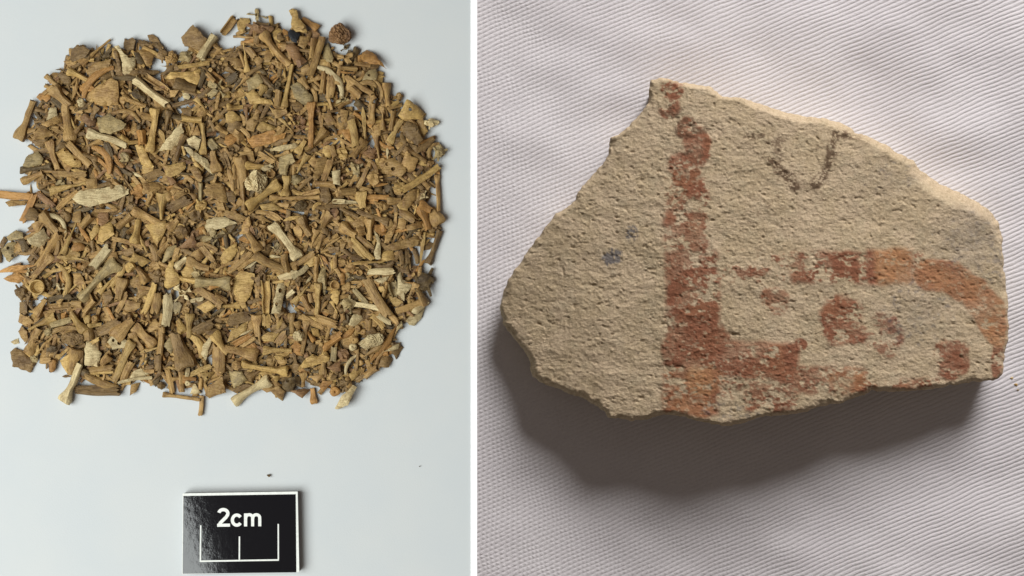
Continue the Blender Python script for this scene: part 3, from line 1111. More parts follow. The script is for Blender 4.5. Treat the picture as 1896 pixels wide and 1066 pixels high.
TILES[2, 0] = """
G 90 140 -30 290 90 t | grooved tan splinter sticking out at the top edge
V 210 90 420 130 80 g | knobbly greenish fragment topmost along the heap's upper edge
F y 140,130 230,140 240,180 190,240 180,290 120,260 110,200
V 260 230 450 270 130 r
L 400 330 650 620 72 t | long tan bone with a wide socketed end below the top edge > socketed long bone
V 510 320 600 350 90 b
F y 650,60 690,40 740,60 755,130 830,220 850,290 740,290 690,240 690,140 | ochre bone with a round knob crowning the heap's top edge > knobbed crown bone
L 930 235 790 150 58 o | orange-brown joint end beside the knobbed crown bone
F k 640,290 660,255 760,300 730,400 680,380 | charred black flake among the tan bones > black flake
H 590 250 650 390 58 o
F t 760,320 830,330 860,260 880,290 850,400 810,460 750,420
F r 600,430 690,395 750,440 760,500 830,580 750,650 690,560 | stepped reddish block of fused bones below the black flake > stepped reddish block
S 900 360 880 560 60 t
S 990 330 872 740 75 t | long upright tube whose lower end shows a round hole > upright tube
F g 990,430 1050,390 1090,480 1130,560 1120,610 1020,580
F t 780,640 860,615 880,690 800,730
L 600 1030 680 620 46 y | slender yellow rod standing left of the oval greyish flake > slender yellow rod
F g 670,850 740,805 790,830 900,960 880,1030 800,1030 720,970 | oval greyish flake with smooth worn edges > oval greyish flake
H 870 810 950 1070 66 t
C 985 620 1230 905 66 p | pale curved splinter arching near the top right > pale curved splinter
S 1010 690 990 910 60 t
B 1090 740 1070 950 90 t
T 215 690 175 400 80 y
F t 0,550 120,550 170,600 170,640 100,650 80,600 0,570
B 210 440 290 540 70 t
F t 290,530 330,520 380,570 340,640 300,600
H 280 390 430 430 50 t
F g 210,790 320,710 370,790 350,850 230,890
F y 195,910 300,900 360,960 460,980 480,1030 250,1020
L 385 850 290 1060 46 y
H 350 720 530 910 76 b
S 550 900 530 1060 70 t
T 160 900 40 1010 80 t
B 120 720 0 790 90 d
T 220 730 90 870 70 t
L 780 780 850 870 60 t
H 880 800 980 900 48 t
R 440 640 500 640 60 t
H 600 650 620 780 42 y
V 500 830 570 830 80 d
B 320 320 300 390 60 b
F t 440,470 500,500 460,580 400,600 400,520
V 480 580 590 640 60 t
"""
TILES[3, 0] = """
P -110 315 125 315 215 r | round spongy brown lump sitting apart at the top right > spongy brown lump
V 20 440 100 450 70 d
V 0 540 120 550 100 t
F o 230,540 240,490 280,468 340,510 385,545 400,575 480,670 400,625 300,615 240,595 | orange flake with a thin beak lying loose at the upper right rim > beaked orange flake
B 150 610 310 630 44 t
S 0 650 170 660 46 t
H -20 685 170 692 30 o
F g 310,670 370,660 385,720 370,780 300,785 230,790 240,730 o 300,735,16
C 170 790 250 700 46 t
B 80 750 330 920 60 t
C 200 800 370 820 56 t
L 470 840 500 1060 62 t | knuckle-ended upright bone at the upper right rim > knuckle-ended bone
V 560 950 650 960 90 t
H 355 860 300 1230 58 t | slim pale upright splinter just inside the upper right rim
C 375 770 440 990 36 t
S 110 850 210 930 86 t
B 600 1000 530 1050 48 y
V 0 970 80 1010 110 g
"""
TILES[0, 1] = """
L 235 290 375 -60 75 t | dark tan bone with rounded foot jutting from the left rim
F t 290,210 400,220 390,250 300,270
F p 485,130 520,0 580,0 590,80
F t 440,180 560,110 620,90 670,130 560,190 500,215
L 745 300 700 -30 76 t
T 740 300 870 170 160 t | wide forked bone end meeting the V below the upper left corner
F r 830,100 900,60 1000,120 1000,180 940,190
F t 340,340 500,300 580,270 480,215 410,220
H 540 220 720 290 48 t
F g 290,500 400,455 465,530 440,580 300,625 250,600 | greyish pitted plate on the heap's left rim > greyish pitted plate
D 240 645 540 615 50 d
L 265 750 480 665 55 t
L 530 380 612 640 60 t
F y 600,470 700,420 860,560 860,625 780,620 690,570 o 815,545,14 o 710,455,10 | bright ochre flake with dark round pits inside the left rim > pitted ochre flake
S 720 370 945 600 72 t
C 1010 380 1180 650 84 o
H 950 480 1180 710 56 o
H 960 520 1060 680 46 b
B 560 680 890 690 60 t
T 520 860 895 775 118 y
F t 900,740 1010,730 1010,830 910,830
V 430 740 540 790 90 b
V 540 890 620 930 90 t
F p 780,940 860,860 1110,830 1178,815 1330,845 1330,890 1190,960 960,1020 850,990 | rough pale slab lying flat in the left of the heap > rough pale slab
B 810 870 610 1050 66 t
B 390 880 560 1020 66 r
B -70 890 330 922 84 o | reddish woody stick running out past the photo's left edge > reddish woody stick
F t 80,980 130,955 300,965 260,1010 120,1020 | tan chip lying under the reddish woody stick
B 370 905 230 1180 80 o | orange-brown bar slanting down from the reddish woody stick
L 960 265 1320 385 66 p | whitish curved bone lying on the left part of the heap > whitish curved bone
F g 1020,110 1150,60 1178,90 1340,180 1310,230 1180,275 1060,260
V 880 300 960 330 80 b
H 740 640 900 660 40 y
V 600 750 700 760 90 g
V 700 740 800 740 80 t
B 1120 370 1170 520 70 d
F b 620,350 700,360 680,430 600,420
"""
TILES[1, 1] = """
C 0 20 290 110 46 t
B 300 80 410 110 70 t
D 440 50 395 430 66 y | ochre bone standing upright right of the whitish curved bone > upright ochre bone
S 285 250 305 400 95 o | rusty orange short tube above the pale trapezoid flake
F y 240,395 320,390 380,530 425,600 410,620 290,580 | pale yellow trapezoid flake in the upper left middle > pale trapezoid flake
H 480 220 540 380 60 y
F p 720,170 740,250 650,440 600,440 490,445 600,300 | cream jagged triangle with porous face in the upper middle > cream jagged triangle
S 740 285 640 540 66 b
L 580 50 550 230 46 b
S 720 110 920 130 66 y
F t 870,170 915,290 820,280
L 950 455 935 165 46 y | slim ochre bone with two-knobbed foot beside the leaf splinter > two-knobbed slim bone
F p 770,330 840,290 910,330 880,440 830,410 780,380
F p 745,405 800,420 980,540 1005,610 1065,690 1030,690 930,600 840,520 | pale leaf-like splinter slanting down to the right in the upper middle > pale leaf splinter
F y 490,550 530,590 580,600 740,570 755,620 690,690 600,725 550,700 530,630 | winged pale ochre piece below the cream jagged triangle > winged ochre piece
F t 770,600 880,620 940,720 920,770 860,740
S 910 780 910 960 46 g
T 520 890 510 1150 190 y | trumpet-shaped bone end with pale rim left of the centre > trumpet-shaped bone
F t 305,800 420,775 560,820 450,880 410,930 350,880
V 640 850 880 890 130 t
F t 945,860 1060,780 1150,790 1178,980 1100,960 980,910
B 340 720 510 660 86 b
H 200 660 300 720 38 p
F p 0,810 90,790 170,880 100,890 20,840
L 1075 630 1040 450 68 t
T 1110 60 980 210 88 t
B 590 1060 790 950 110 b
H 710 550 870 560 46 r
V 230 140 340 190 90 d
V 90 480 180 550 100 g
H 0 600 110 740 56 o
B 1000 340 1080 430 80 g
L 1090 200 1180 260 40 t
V 1100 680 1178 740 80 t
F t 1080,1000 1150,980 1178,1060 1080,1060
V 840 1020 980 1010 100 y
V 150 980 260 980 110 b
"""
TILES[2, 1] = """
H 440 -10 690 250 56 y | thin yellow spike slanting down right in the upper middle > yellow spike
F t 210,150 330,50 340,130 300,190 280,240 210,220
F y 300,220 360,140 500,190 510,230 370,245
F o 215,300 500,235 520,260 480,300 620,260 600,310 460,370 270,410 | ridged orange slab like split wood in the upper middle > ridged orange slab
F b 460,380 620,270 680,280 650,340 550,390
C 600 190 490 290 56 t
L 880 -20 880 400 58 o | long orange upright bone right of the yellow spike > orange upright bone
H 960 20 980 260 46 t
L 1010 245 830 440 66 t
F p 455,430 560,395 690,370 740,385 735,420 560,450 470,450
L 755 460 830 340 50 y
F g 550,540 560,490 690,475 730,560 660,590 640,640 640,700 560,680 | smooth pale greenish flake right of the round spongy lump > greenish flake
T 840 480 730 670 110 y
F t 850,560 910,490 930,540 920,640
F t 935,530 1035,520 1030,620 960,740 900,730
B 1075 540 1010 750 66 t
P 190 790 430 780 235 p | round spongy cream lump near the heap's centre > spongy cream lump
D 250 1000 515 800 72 y | stout ochre bone lying across the foot of the spongy cream lump > stout ochre bone
R 405 690 505 690 100 t | small cup with thin arms touching the spongy cream lump
V 360 640 480 610 60 p
L 190 600 380 620 60 y
G 100 530 100 830 50 t
L 150 540 190 760 84 t
S 160 780 180 1060 46 t
D 630 740 620 900 58 y | short ochre bone with two flared ends under the greenish flake
L 480 935 960 930 48 t | long level bone stretching right from the stout ochre bone > long level bone
F b 970,820 1060,820 1090,960 1050,1000 970,950
B 800 900 970 860 56 t
F y 360,1010 500,990 600,1060 380,1060
P 700 1000 830 1010 110 d
C 890 1050 970 980 40 y
V 690 740 780 750 90 g
F p 1090,660 1178,650 1178,800 1110,790
S 930 780 1130 790 66 t
G 1110 965 1220 970 56 p
B 340 470 490 560 56 t
H 390 440 550 580 38 t
F t 120,460 270,450 290,540 250,580 150,500
B 30 650 70 850 48 t
F b 0,880 60,870 100,930 90,990 20,970
V 640 40 720 90 110 t
V 730 170 830 220 130 r
F t 1000,80 1080,40 1130,150 1060,200
B 1090 400 1130 520 60 t
F y 0,80 70,40 170,120 100,160 0,150
V 860 620 900 680 70 t
L 540 60 640 30 60 t
B 150 210 240 300 50 t
"""
TILES[3, 1] = """
F y 605,90 690,-60 780,-10 880,70 850,120 720,140 650,140 o 720,40,22 | triangular ochre plate with a dark hole at the right rim > triangular ochre plate
V 880 150 1000 160 100 p | cream nub lying beside the triangular ochre plate on the paper
F b 650,200 700,140 800,190 860,330 800,390 660,280
L 520 330 640 130 56 y | ochre bone with a knobbed foot below the triangular ochre plate
S 550 30 530 230 60 t
T 440 230 440 60 105 t
H 235 -10 260 320 56 y
L 330 150 350 -40 46 t
S 110 130 165 400 78 y | yellow tube with a notched lower end in the upper right > notched yellow tube
F o 0,230 100,220 110,360 60,310
T 360 260 410 520 95 t
L 230 360 130 510 66 t
V 230 470 380 490 110 r
F t 420,560 560,530 680,600 690,660 640,720 560,700 440,680 o 495,590,20 o 560,640,23 | tan plate pierced by two dark holes near the right rim > plate with two holes
F t 640,580 700,420 740,500 810,530 780,620 720,690 680,640
H 490 410 490 530 34 p
B 790 450 970 310 64 b
L 690 430 890 550 46 t
V 970 450 1080 480 130 g
C 900 500 1000 350 46 t
S 1015 610 650 860 70 y | long straight pale bone slanting over the heap's right rim > long pale bone on the right rim
L 1000 720 1020 1070 46 t | nail-shaped bone hanging down the right rim > nail-shaped bone
F t 640,960 720,860 810,840 790,940 700,1040 650,1030 | leaf-like pod with lattice inside near the right rim > lattice pod
V 870 870 860 960 80 p
H 330 800 520 770 42 o
L 180 840 290 620 46 t
V 120 640 220 640 120 g
C 290 520 400 700 46 t
V 290 710 400 740 120 t
S 0 890 160 880 80 t
L 220 900 230 1030 75 y
S 270 925 500 935 56 o
L 510 970 620 960 56 t
F y 590,1010 640,960 700,1060 620,1060
V 390 1010 510 1020 110 t
G -20 970 170 980 40 p
B 210 840 330 880 56 t
F b 350,830 430,810 430,880 370,870
F t 60,170 0,130 0,20 80,40
V 580 800 690 830 90 y
F t 780,140 860,120 900,230 840,210
B 700 380 560 500 50 b
V 900 600 960 560 70 t
V 20 590 80 560 90 b
L 840 1020 930 1060 70 o
"""
TILES[0, 2] = """
F t 330,140 460,100 400,230 360,190
F p 310,300 460,195 515,290 440,390 330,350 | smooth cream flake near the left rim > smooth cream flake
F g 80,280 180,210 250,230 270,290 180,310 100,310
F g 40,400 110,340 180,330 190,400 200,460 140,530 110,500 o 125,385,19 o 175,465,17 | greyish cream bone with two round openings at the left rim > bone with two openings
F d 190,310 250,290 310,380 250,430
F b 0,350 50,270 80,310 20,410
B -10 410 0 540 60 b
C 200 460 400 380 40 t
S 620 250 405 570 80 t
L 530 480 350 700 60 t
T 660 450 790 130 86 y | tapering ochre bone pointing up in the left of the heap > tapering ochre bone
C 770 400 870 370 90 o
F y 690,480 740,400 830,440 830,475
H 530 490 920 522 62 y
C 640 545 715 880 60 y | ochre crescent rib right of the open cup > ochre crescent rib
R 325 790 500 790 175 y | open round cup like a ring on the left rim > open cup
F o 60,690 230,630 270,710 200,750 120,730 | bright orange flake on the left rim above the open cup > bright orange flake
H -40 640 385 572 66 o | long slim orange splinter running over the photo's left edge
V 180 830 310 880 120 b
T 300 950 370 1070 90 b
F b 200,1060 220,950 300,940 310,1060
V 280 650 330 620 60 p
V 610 770 670 830 70 p
F y 1050,160 1170,115 1220,250 1080,330 1010,340
F t 760,10 850,0 860,130 760,110 | comb-like striped fragment in the left of the heap > comb-like fragment
S 850 180 950 60 86 t
C 500 20 700 190 52 p
L 460 60 600 220 76 t
V 600 190 690 200 60 t
S 1140 380 990 580 105 p | pale grey tube slanting down left in the left of the heap > pale grey tube
D 870 880 1190 560 84 g | long two-tone bone dark above and pale at its lower end > two-tone bone
T 1030 850 1190 690 90 y
K 875 400 945 400 70 t
B 940 470 1080 410 60 t
V 860 580 980 680 120 b
V 710 600 780 600 70 y
F t 760,660 840,650 900,760 780,780
B 520 920 740 890 60 d
H 620 800 530 890 48 t
G 520 1000 740 980 76 t
S 770 970 880 980 76 t
S 880 1050 980 930 66 t
H 600 640 590 760 48 r
F b 1060,850 1150,830 1178,900 1100,1000
L 410 1060 490 930 66 t
B 590 460 610 330 50 t
V 470 730 540 760 90 b
V 620 60 740 60 110 b
L 340 40 430 90 80 b
F y 940,240 1000,150 990,100 1050,200 960,310
"""
TILES[1, 2] = """
S 200 60 60 180 80 t
L 230 310 265 100 66 y
F t 120,230 200,150 260,200 150,250
F y 330,150 560,110 570,190 470,350 430,330 400,240 | paddle-shaped ochre bone left of the white layered piece > paddle-shaped bone
L 240 10 520 150 70 t
B 0 290 300 380 48 t
H 280 260 350 440 44 y
B 400 350 450 520 70 t
S 570 340 470 450 58 t
H 655 370 500 560 92 g | pale greenish horn-like tip in the heap's middle > greenish horn tip
F y 690,445 720,460 640,540 640,610 700,690 690,750 570,800 535,770 550,640 600,540 | axe-shaped ochre bone with curved blade in the heap's middle > axe-shaped bone
S 690 700 900 735 54 y | straight ochre shaft forming the handle right of the axe-shaped bone
F r 680,390 820,240 860,340 840,380 730,400 | reddish leaf-like flake above the axe-shaped bone > reddish leaf flake
V 680 200 800 200 110 b
F p 958,157 981,100 1066,67 1206,84 1296,135 1206,157 1094,196 993,224 | white flaky piece of thin layers near the heap's centre > white layered piece
V 950 270 1150 300 130 g
B 1080 420 940 350 56 t
B 1050 520 920 370 60 t
F y 1116,494 1167,404 1279,331 1290,421 1234,505 1150,550
L 800 540 1000 610 66 t
P 1000 570 1110 570 80 t
L 680 570 780 490 58 p
V 820 650 930 640 90 g
F y 170,520 220,440 390,520 300,580
B 130 560 -20 780 62 y
L 330 720 240 580 66 t
F t 150,730 280,690 300,780 220,800
S 390 810 280 790 48 t
V 400 680 510 680 130 b
L 100 740 60 920 76 t
B 140 850 40 1050 66 t
C 250 900 390 830 38 t
F t 100,1040 160,930 280,960 270,1010 200,1050
B 430 760 320 1060 68 y | narrow yellow slat leaning left beside the pale square-cut slat > leaning yellow slat
B 460 860 440 1060 105 t
B 560 880 550 1190 95 p | pale square-cut slat standing upright below the axe-shaped bone > pale square-cut slat
R 725 770 795 770 70 t
V 650 880 800 850 140 p | crumpled cream fragment below the axe-shaped bone > crumpled cream fragment
S 880 800 1130 980 84 t
F y 870,1000 990,930 1070,990 960,1060
B 680 960 650 1060 86 g
B 810 940 940 920 46 p
D 900 740 1190 750 84 g
G 990 660 1190 690 44 t
V 560 260 660 270 120 t
F b 60,440 200,370 230,440 150,470
V 920 60 800 60 110 b
F t 780,460 900,400 950,470 880,540
L 600 170 690 100 56 t
V 560 70 640 60 50 y
B 1060 880 1170 940 60 t
V 760 1000 800 1060 60 t
V 1090 40 1160 40 90 t
L 200 600 160 560 60 y
"""
TILES[2, 2] = """
B -10 20 190 90 76 t
F t 200,110 260,60 270,140 230,230 130,240 160,170
H 280 60 460 120 60 t
V 270 180 380 150 70 t
V 310 200 440 220 100 t
L 330 400 230 240 66 t
D 510 165 735 455 74 p | smooth cream long bone slanting down right at the heap's centre > smooth cream long bone
H 490 180 600 400 56 t
S 290 450 590 620 82 t | smooth tan shaft below the smooth cream long bone > smooth tan shaft
L 620 620 600 460 76 t
F y 60,740 150,630 290,660 270,800 250,880 200,940 210,990 170,995 130,930 80,850 | big flat yellow flake like a coin with a tail > yellow coin flake
B 20 640 250 440 60 t
B 120 600 280 500 50 t
H 190 600 320 520 40 p
B 910 430 670 580 60 t
F y 800,550 920,460 930,560 830,580
F p 525,680 650,620 740,630 680,710 560,720
B 680 700 830 580 56 p
G 400 740 410 1060 92 y | split yellow tube open along its front right of the yellow coin flake > split yellow tube
F p 540,740 610,750 600,850 560,1060 475,1060 500,920 o 560,830,26 o 525,970,20 | pale bone with two slots through it right of the split yellow tube > slotted pale bone
H 490 770 480 960 38 t
T 690 960 840 790 92 y
B 700 830 630 890 56 p
H 890 680 820 760 34 p
S 940 480 930 740 48 t
L 950 780 940 1070 52 y
F g 1000,570 1020,600 1010,860 1000,870 970,760 920,730 | grey striated sliver in the lower right middle > grey striated sliver
R 1070 765 1180 765 110 t | tube seen end-on as a dark ring right of the grey sliver > end-on tube
V 1080 670 1170 670 90 b
F y 1050,860 1130,800 1178,850 1160,1000 1110,930
L 780 100 870 260 76 t
F t 700,180 760,140 800,210 780,280 710,270
T 930 200 880 390 96 t
T 1000 250 950 400 76 t
R 885 140 955 140 70 t
S 1080 40 1000 150 86 t
F b 1000,150 1060,200 1050,260 990,220
H 590 100 810 60 46 y
C 860 90 960 60 34 t
B 560 100 430 30 76 t
H 440 470 570 480 38 p
F y 600,760 670,720 640,790
L 800 900 870 1030 56 t
B 860 860 880 950 44 t
H 970 460 1060 570 48 o
F b 1050,380 1170,370 1160,430 1070,440
T 1090 940 1150 1060 60 y
H 1050 930 980 1040 48 t
F b 180,940 340,900 370,930 240,970
B 1125 470 1120 600 40 t
V 330 280 430 330 90 b
V 480 360 560 420 90 g
F b 300,700 360,690 350,860 320,830
V 10 780 60 700 70 t
V 330 1010 400 1040 90 b
B 640 250 700 310 60 t
V 300 620 430 630 60 b
V 740 700 780 740 90 b
"""
TILES[3, 2] = """
F o 0,650 50,640 40,760 0,770
B 130 290 330 500 66 y
B 80 290 245 490 56 y | thin straight ochre sliver paired beside another slanting down right
L 50 170 180 260 76 t
B 150 220 340 380 56 t
F p 350,200 420,310 415,490 370,490 350,420 380,330 | bent cream slat in the right of the heap > bent cream slat
F t 120,130 220,50 265,90 240,170 150,170
L 310 110 300 300 64 t
L 480 120 180 10 56 b
F t 570,20 600,20 590,170 520,330 470,330 480,250 550,170
F t 440,100 520,90 550,150 480,190
F t 620,50 690,110 680,180 640,200 600,160
B 620 0 780 110 90 t
F t 690,160 850,110 850,170 700,215 | rippled tan fragment above the broad striated slab
F t 750,220 850,210 840,260
F t 470,370 600,320 790,260 830,300 790,360 560,410 | broad striated tan slab lying level in the right of the heap > broad striated slab
L 850 0 920 200 76 o
L 1010 110 940 0 86 t
V 900 170 1010 180 100 b
L 920 520 1030 210 64 b | brown bone with jointed lower end on the heap's right rim > brown jointed bone
H 885 230 830 590 48 y
B 760 400 800 540 48 b
B 690 420 710 560 48 b
B 620 420 640 560 44 b
F y 430,440 550,415 575,500 500,530 440,500
H 80 555 440 530 54 y | thin level yellow sliver in the right of the heap > level yellow sliver
C 360 570 550 560 56 b
B 310 640 550 630 74 p
F p 350,720 500,685 480,720 430,760 390,740
B 290 720 500 1080 104 t | long flat tan blade slanting down right beside the dotted cream flake > flat tan blade
F y 380,790 460,780 480,820 430,840
F p 600,680 630,640 660,720 770,770 690,860 670,930 600,860 | dotted cream flake with ragged edge near the right rim > dotted cream flake
G 530 730 550 870 100 g
V 780 740 970 750 190 d | dark grey-brown lump on the heap's right rim > dark grey-brown lump
L 860 950 790 800 66 t
F y 510,890 590,900 660,950 590,1000 530,950
B 580 1040 830 950 74 t
H 740 1060 920 955 96 p
B 160 970 450 1030 54 p | slim pale stick lying left of the flat tan blade > slim pale stick
V 40 970 150 1000 130 g
B 150 820 280 960 56 g
R 165 650 235 650 70 t
V 50 590 170 590 90 t
C 60 720 280 690 56 d
F r 0,470 80,450 60,500
B 100 480 210 500 60 b
K 285 590 335 590 50 y
V 60 670 150 690 50 g
L 200 220 250 210 60 t
F t 0,300 70,340 40,400 0,390
V 720 870 740 900 70 b
F b 570,580 640,590 700,560 720,660 640,640
"""
TILES[0, 3] = """
F t 190,90 210,0 350,60 380,100 300,130 230,110
T 570 40 310 165 120 y | cream blade-ended bone with a dark ring near the lower left rim > cream blade-ended bone
L 895 165 760 10 72 y | ochre bone with a rounded joint in the lower left > ochre joint bone
B 530 130 740 70 66 g
C 470 220 850 150 58 t
F t 190,190 240,130 310,190 300,270 260,290
L 320 380 430 150 84 t
V 350 290 440 280 130 t
F p 120,295 190,260 200,310 150,320 | small pale chip at the lower left rim
F b 130,400 180,360 260,390 380,510 330,610 160,540 | flat knobbly brown piece at the lower left corner of the heap > knobbly corner piece
V 340 460 400 470 80 g
P 660 260 900 250 140 b | spongy brown clump in the lower left of the heap > spongy brown clump
L 940 200 950 280 76 t
F p 905,295 970,295 1055,410 1030,540 900,530 890,460 | cream plate with brown blotches in the lower left > blotched cream plate
F y 570,430 640,410 730,350 700,400 620,470
H 550 250 400 400 48 t
H 600 240 500 440 46 t
H 640 300 560 460 50 b
B 560 470 540 590 76 o
B 420 490 540 480 66 t
F y 640,490 750,420 750,520 720,620 670,570
L 800 390 740 620 76 t
L 690 880 865 520 82 p | cream bone with a knobbed foot jutting out at the lower left > jutting cream bone
H 650 655 750 660 38 b
B 815 790 1245 805 112 b | straight brown bar along the lower left edge of the heap > straight brown bar
B 900 640 1190 770 90 t
B 940 590 1170 570 66 t
L 1120 460 1060 530 56 t
B 1060 520 1150 400 66 t
B 1040 200 1240 90 110 b
K 955 60 1035 60 80 t
L 920 50 930 110 48 y
L 930 130 1050 110 38 y
V 460 210 560 160 70 g
B 850 600 930 640 70 d
V 490 380 600 350 60 d
V 1110 300 1178 350 70 t
"""
TILES[1, 3] = """
F p -50,290 0,220 100,245 160,300 130,350 0,360 o 70,300,22 o 10,270,18 | cream oval piece with cavities in the lower left > oval with cavities
R 125 45 205 45 80 b
L 60 210 200 60 96 t
D 250 150 415 305 80 t
L 210 210 300 370 56 t
B 500 140 510 200 60 t
S 505 130 490 420 64 t
S 480 430 480 600 80 b
F g 530,330 600,240 645,330 610,410 | small pale facet flake left of the dark broad bone > pale facet flake
L 760 520 650 220 115 b | dark brown broad bone in the lower middle > dark broad bone
L 800 30 790 250 56 y
B 850 190 1040 90 106 b
C 840 230 930 450 86 y
F p 1010,250 1060,240 1020,340 980,470 930,400 950,320 | fibrous cream sliver right of the dark broad bone > fibrous cream sliver
B 1110 340 1110 580 150 t | wide tan leaf-like bone with fine stripes near the lower edge
L 1060 240 1190 410 66 y
H 270 405 490 345 50 y
L 200 320 15 700 70 y | ochre bone rising steeply to the right near the lower edge > steep ochre bone
V 170 420 240 430 60 t
B 190 500 110 680 96 t
F p 190,660 230,590 300,570 390,640 200,675
R 285 560 335 560 50 t
B 330 600 440 600 36 t
B 60 720 400 668 32 p | long thin pale needle along the lower edge > long pale needle
T 510 590 400 700 96 b
H 640 500 540 560 56 b
B 570 580 610 820 60 t
L 710 530 710 800 58 t
B 770 570 760 660 44 p
B 800 640 1010 550 56 y
F y 910,620 1060,600 960,720 o 980,660,12
L 750 680 860 680 44 o
K 740 720 800 720 60 p
T 850 860 850 720 86 t
F p 800,830 850,710 910,830
S 930 660 910 780 48 t
F t 960,850 1000,740 1160,640 1178,800 1000,870 | fan of thin tan layers at the heap's lower edge > layered fan
L 545 840 905 890 38 t | thin level bone bridging the gap at the lower edge > thin level bone
S 910 1055 925 860 48 t | thin upright bone dangling below the heap's lower edge
F t 180,850 190,740 280,720 240,810
F t 0,760 70,780 60,850 0,850
P 460 750 540 750 90 b
V 330 430 440 430 110 d
B 330 560 430 545 40 b
F t 600,80 640,120 600,190
L 740 180 680 80 56 y
V 300 60 440 90 90 t
V 860 60 960 70 90 d
F b 940,170 1060,160 1178,200 1100,280 1000,230
V 640 560 660 640 50 d
V 880 500 930 540 60 g
"""
TILES[2, 3] = """
B 30 90 250 30 116 b
F y 60,180 240,60 210,180 130,240 20,290
G 80 330 270 220 70 o | orange-brown split splinter in the lower middle > split orange splinter
H 140 230 260 170 30 p
B 150 340 300 250 50 t
F o 140,370 290,300 320,340 300,380
L 310 40 320 240 66 t
H 340 130 360 360 38 t
B 410 0 410 130 100 y
F y 510,160 570,40 590,90 540,170
F y 365,240 450,190 560,190 500,290 400,280
L 410 385 680 382 50 y
B 620 200 530 310 76 t
V 430 490 500 500 110 t
F y 490,440 590,430 590,480 520,480
L 270 440 -10 365 80 t | long smooth tan bone lying level near the lower edge > smooth level bone
D 190 530 600 600 58 y | slim greenish ochre bone above the big knob-ended cream bone
T 240 660 370 570 118 b
P 60 540 165 540 120 t
F g 30,600 170,600 210,690 80,780 60,720 | flat pale grey-green flake near the lower edge > grey-green flake
D 95 895 425 690 78 p | big knob-ended cream bone resting along the lower edge > big cream bone
B 80 800 240 740 56 b
F y 460,640 570,650 510,720
F t 440,790 540,740 600,800 575,910
V 570 740 760 690 150 d
F r 660,800 800,780 870,790 780,875
H 690 400 730 540 46 b
L 680 30 690 220 50 t
P 680 230 800 230 110 p
L 830 100 790 420 44 t
B 770 20 1000 150 62 t
F y 865,150 940,160 970,250 900,240
B 950 60 1140 120 96 t
F b 860,300 930,330 900,400 830,380
F y 840,460 900,420 960,450 1010,370 1060,440 1060,490 930,530 800,560 740,590 | saddle-shaped ochre bone in the lower right > saddle-shaped bone
L 1010 620 1010 520 50 t
V 820 590 950 600 90 d
L 1030 345 1190 240 66 o
B 1080 270 1190 205 48 o
S 1120 350 1110 490 66 g
F r 1040,560 1178,500 1178,600 1100,600
L 800 620 800 750 46 t
F t 860,650 1030,620 940,710
F o 960,760 1000,690 1100,700 1010,810
L 910 915 890 770 48 o | small orange bone foot poking out of the lower right edge
K 1070 800 1180 800 110 o | round dimpled disc on the lower right edge > dimpled disc
V 1090 660 1190 660 130 b
F p 1133,981 1189,870 1318,741 1357,763 1262,943 1150,993 | cream chip pointing down at the heap's lower right corner > cream corner chip
V 960 280 1040 320 80 t
V 600 480 680 540 80 b
V 450 90 500 120 70 t
"""
TILES[3, 3] = """
F p 80,100 130,20 200,10 230,60 160,130 90,125 | pale speckled oval flake at the lower right > speckled oval flake
S 30 0 45 70 56 t
V -20 150 40 150 60 t
K 155 160 235 160 76 t
K 215 190 285 190 70 t
S 300 60 300 170 56 t
B 330 20 450 140 62 y
B 390 20 520 100 56 p
B 500 0 600 100 66 t
H 640 80 580 180 56 g
F p 680,70 750,0 870,-60 840,40 770,120 720,110 | cream pointed chip on the lower right rim > pointed cream chip
H 575 140 255 545 84 o | orange spindle slanting along the lower right rim > orange spindle
H 450 330 230 470 76 t
P 215 330 455 230 150 p | lacy porous cream piece left of the orange spindle > lacy porous piece
F p 450,400 560,340 620,310 600,370 500,390
F b 530,300 600,310 650,360 580,470 530,400
F b 390,560 430,460 500,430 540,480 500,550 420,550
K 105 270 195 270 90 t
K 80 355 170 355 90 p
H 150 150 -20 280 76 o
V 0 440 100 440 120 r
C 150 430 40 620 38 p
B 180 380 165 590 30 t
K 185 510 255 510 70 t
F y 90,630 200,555 235,570 180,650 120,700
S 260 640 390 550 76 t | short tube with a small round hole on the lower right rim
V 0 730 110 710 120 b
B 170 690 270 640 50 b
"""

KINDS = {  # kind letter -> (object name, everyday category, phrase)
    'L': ('long_bone', 'long bone', 'bone with one flared end'), 'D': ('long_bone', 'long bone', 'bone flared at both ends'),
    'T': ('fan_shaped_bone', 'fan-shaped bone', 'blade-shaped bone'), 'S': ('bone_tube', 'bone tube', 'hollow bone tube'),
    'H': ('bone_splinter', 'bone splinter', 'pointed splinter'), 'B': ('flat_bone_fragment', 'bone fragment', 'flat bone slat'),
    'G': ('split_bone', 'split bone', 'split open bone'), 'C': ('rib_bone', 'rib', 'curved rib piece'),
    'V': ('bone_lump', 'bone lump', 'lumpy joint piece'), 'P': ('spongy_bone', 'spongy bone', 'spongy piece'),
    'R': ('bone_ring', 'bone ring', 'ring-shaped bone'), 'K': ('round_bone', 'round bone', 'small round knob'),
    'F': ('bone_flake', 'bone flake', 'flake'),
}
TONE_WORD = {'t': 'tan', 'y': 'ochre', 'p': 'cream', 'b': 'brown', 'd': 'dark brown', 'o': 'orange-brown', 'r': 'reddish', 'g': 'greyish', 'k': 'black'}
GROUP = 'small animal bones heaped on white paper'

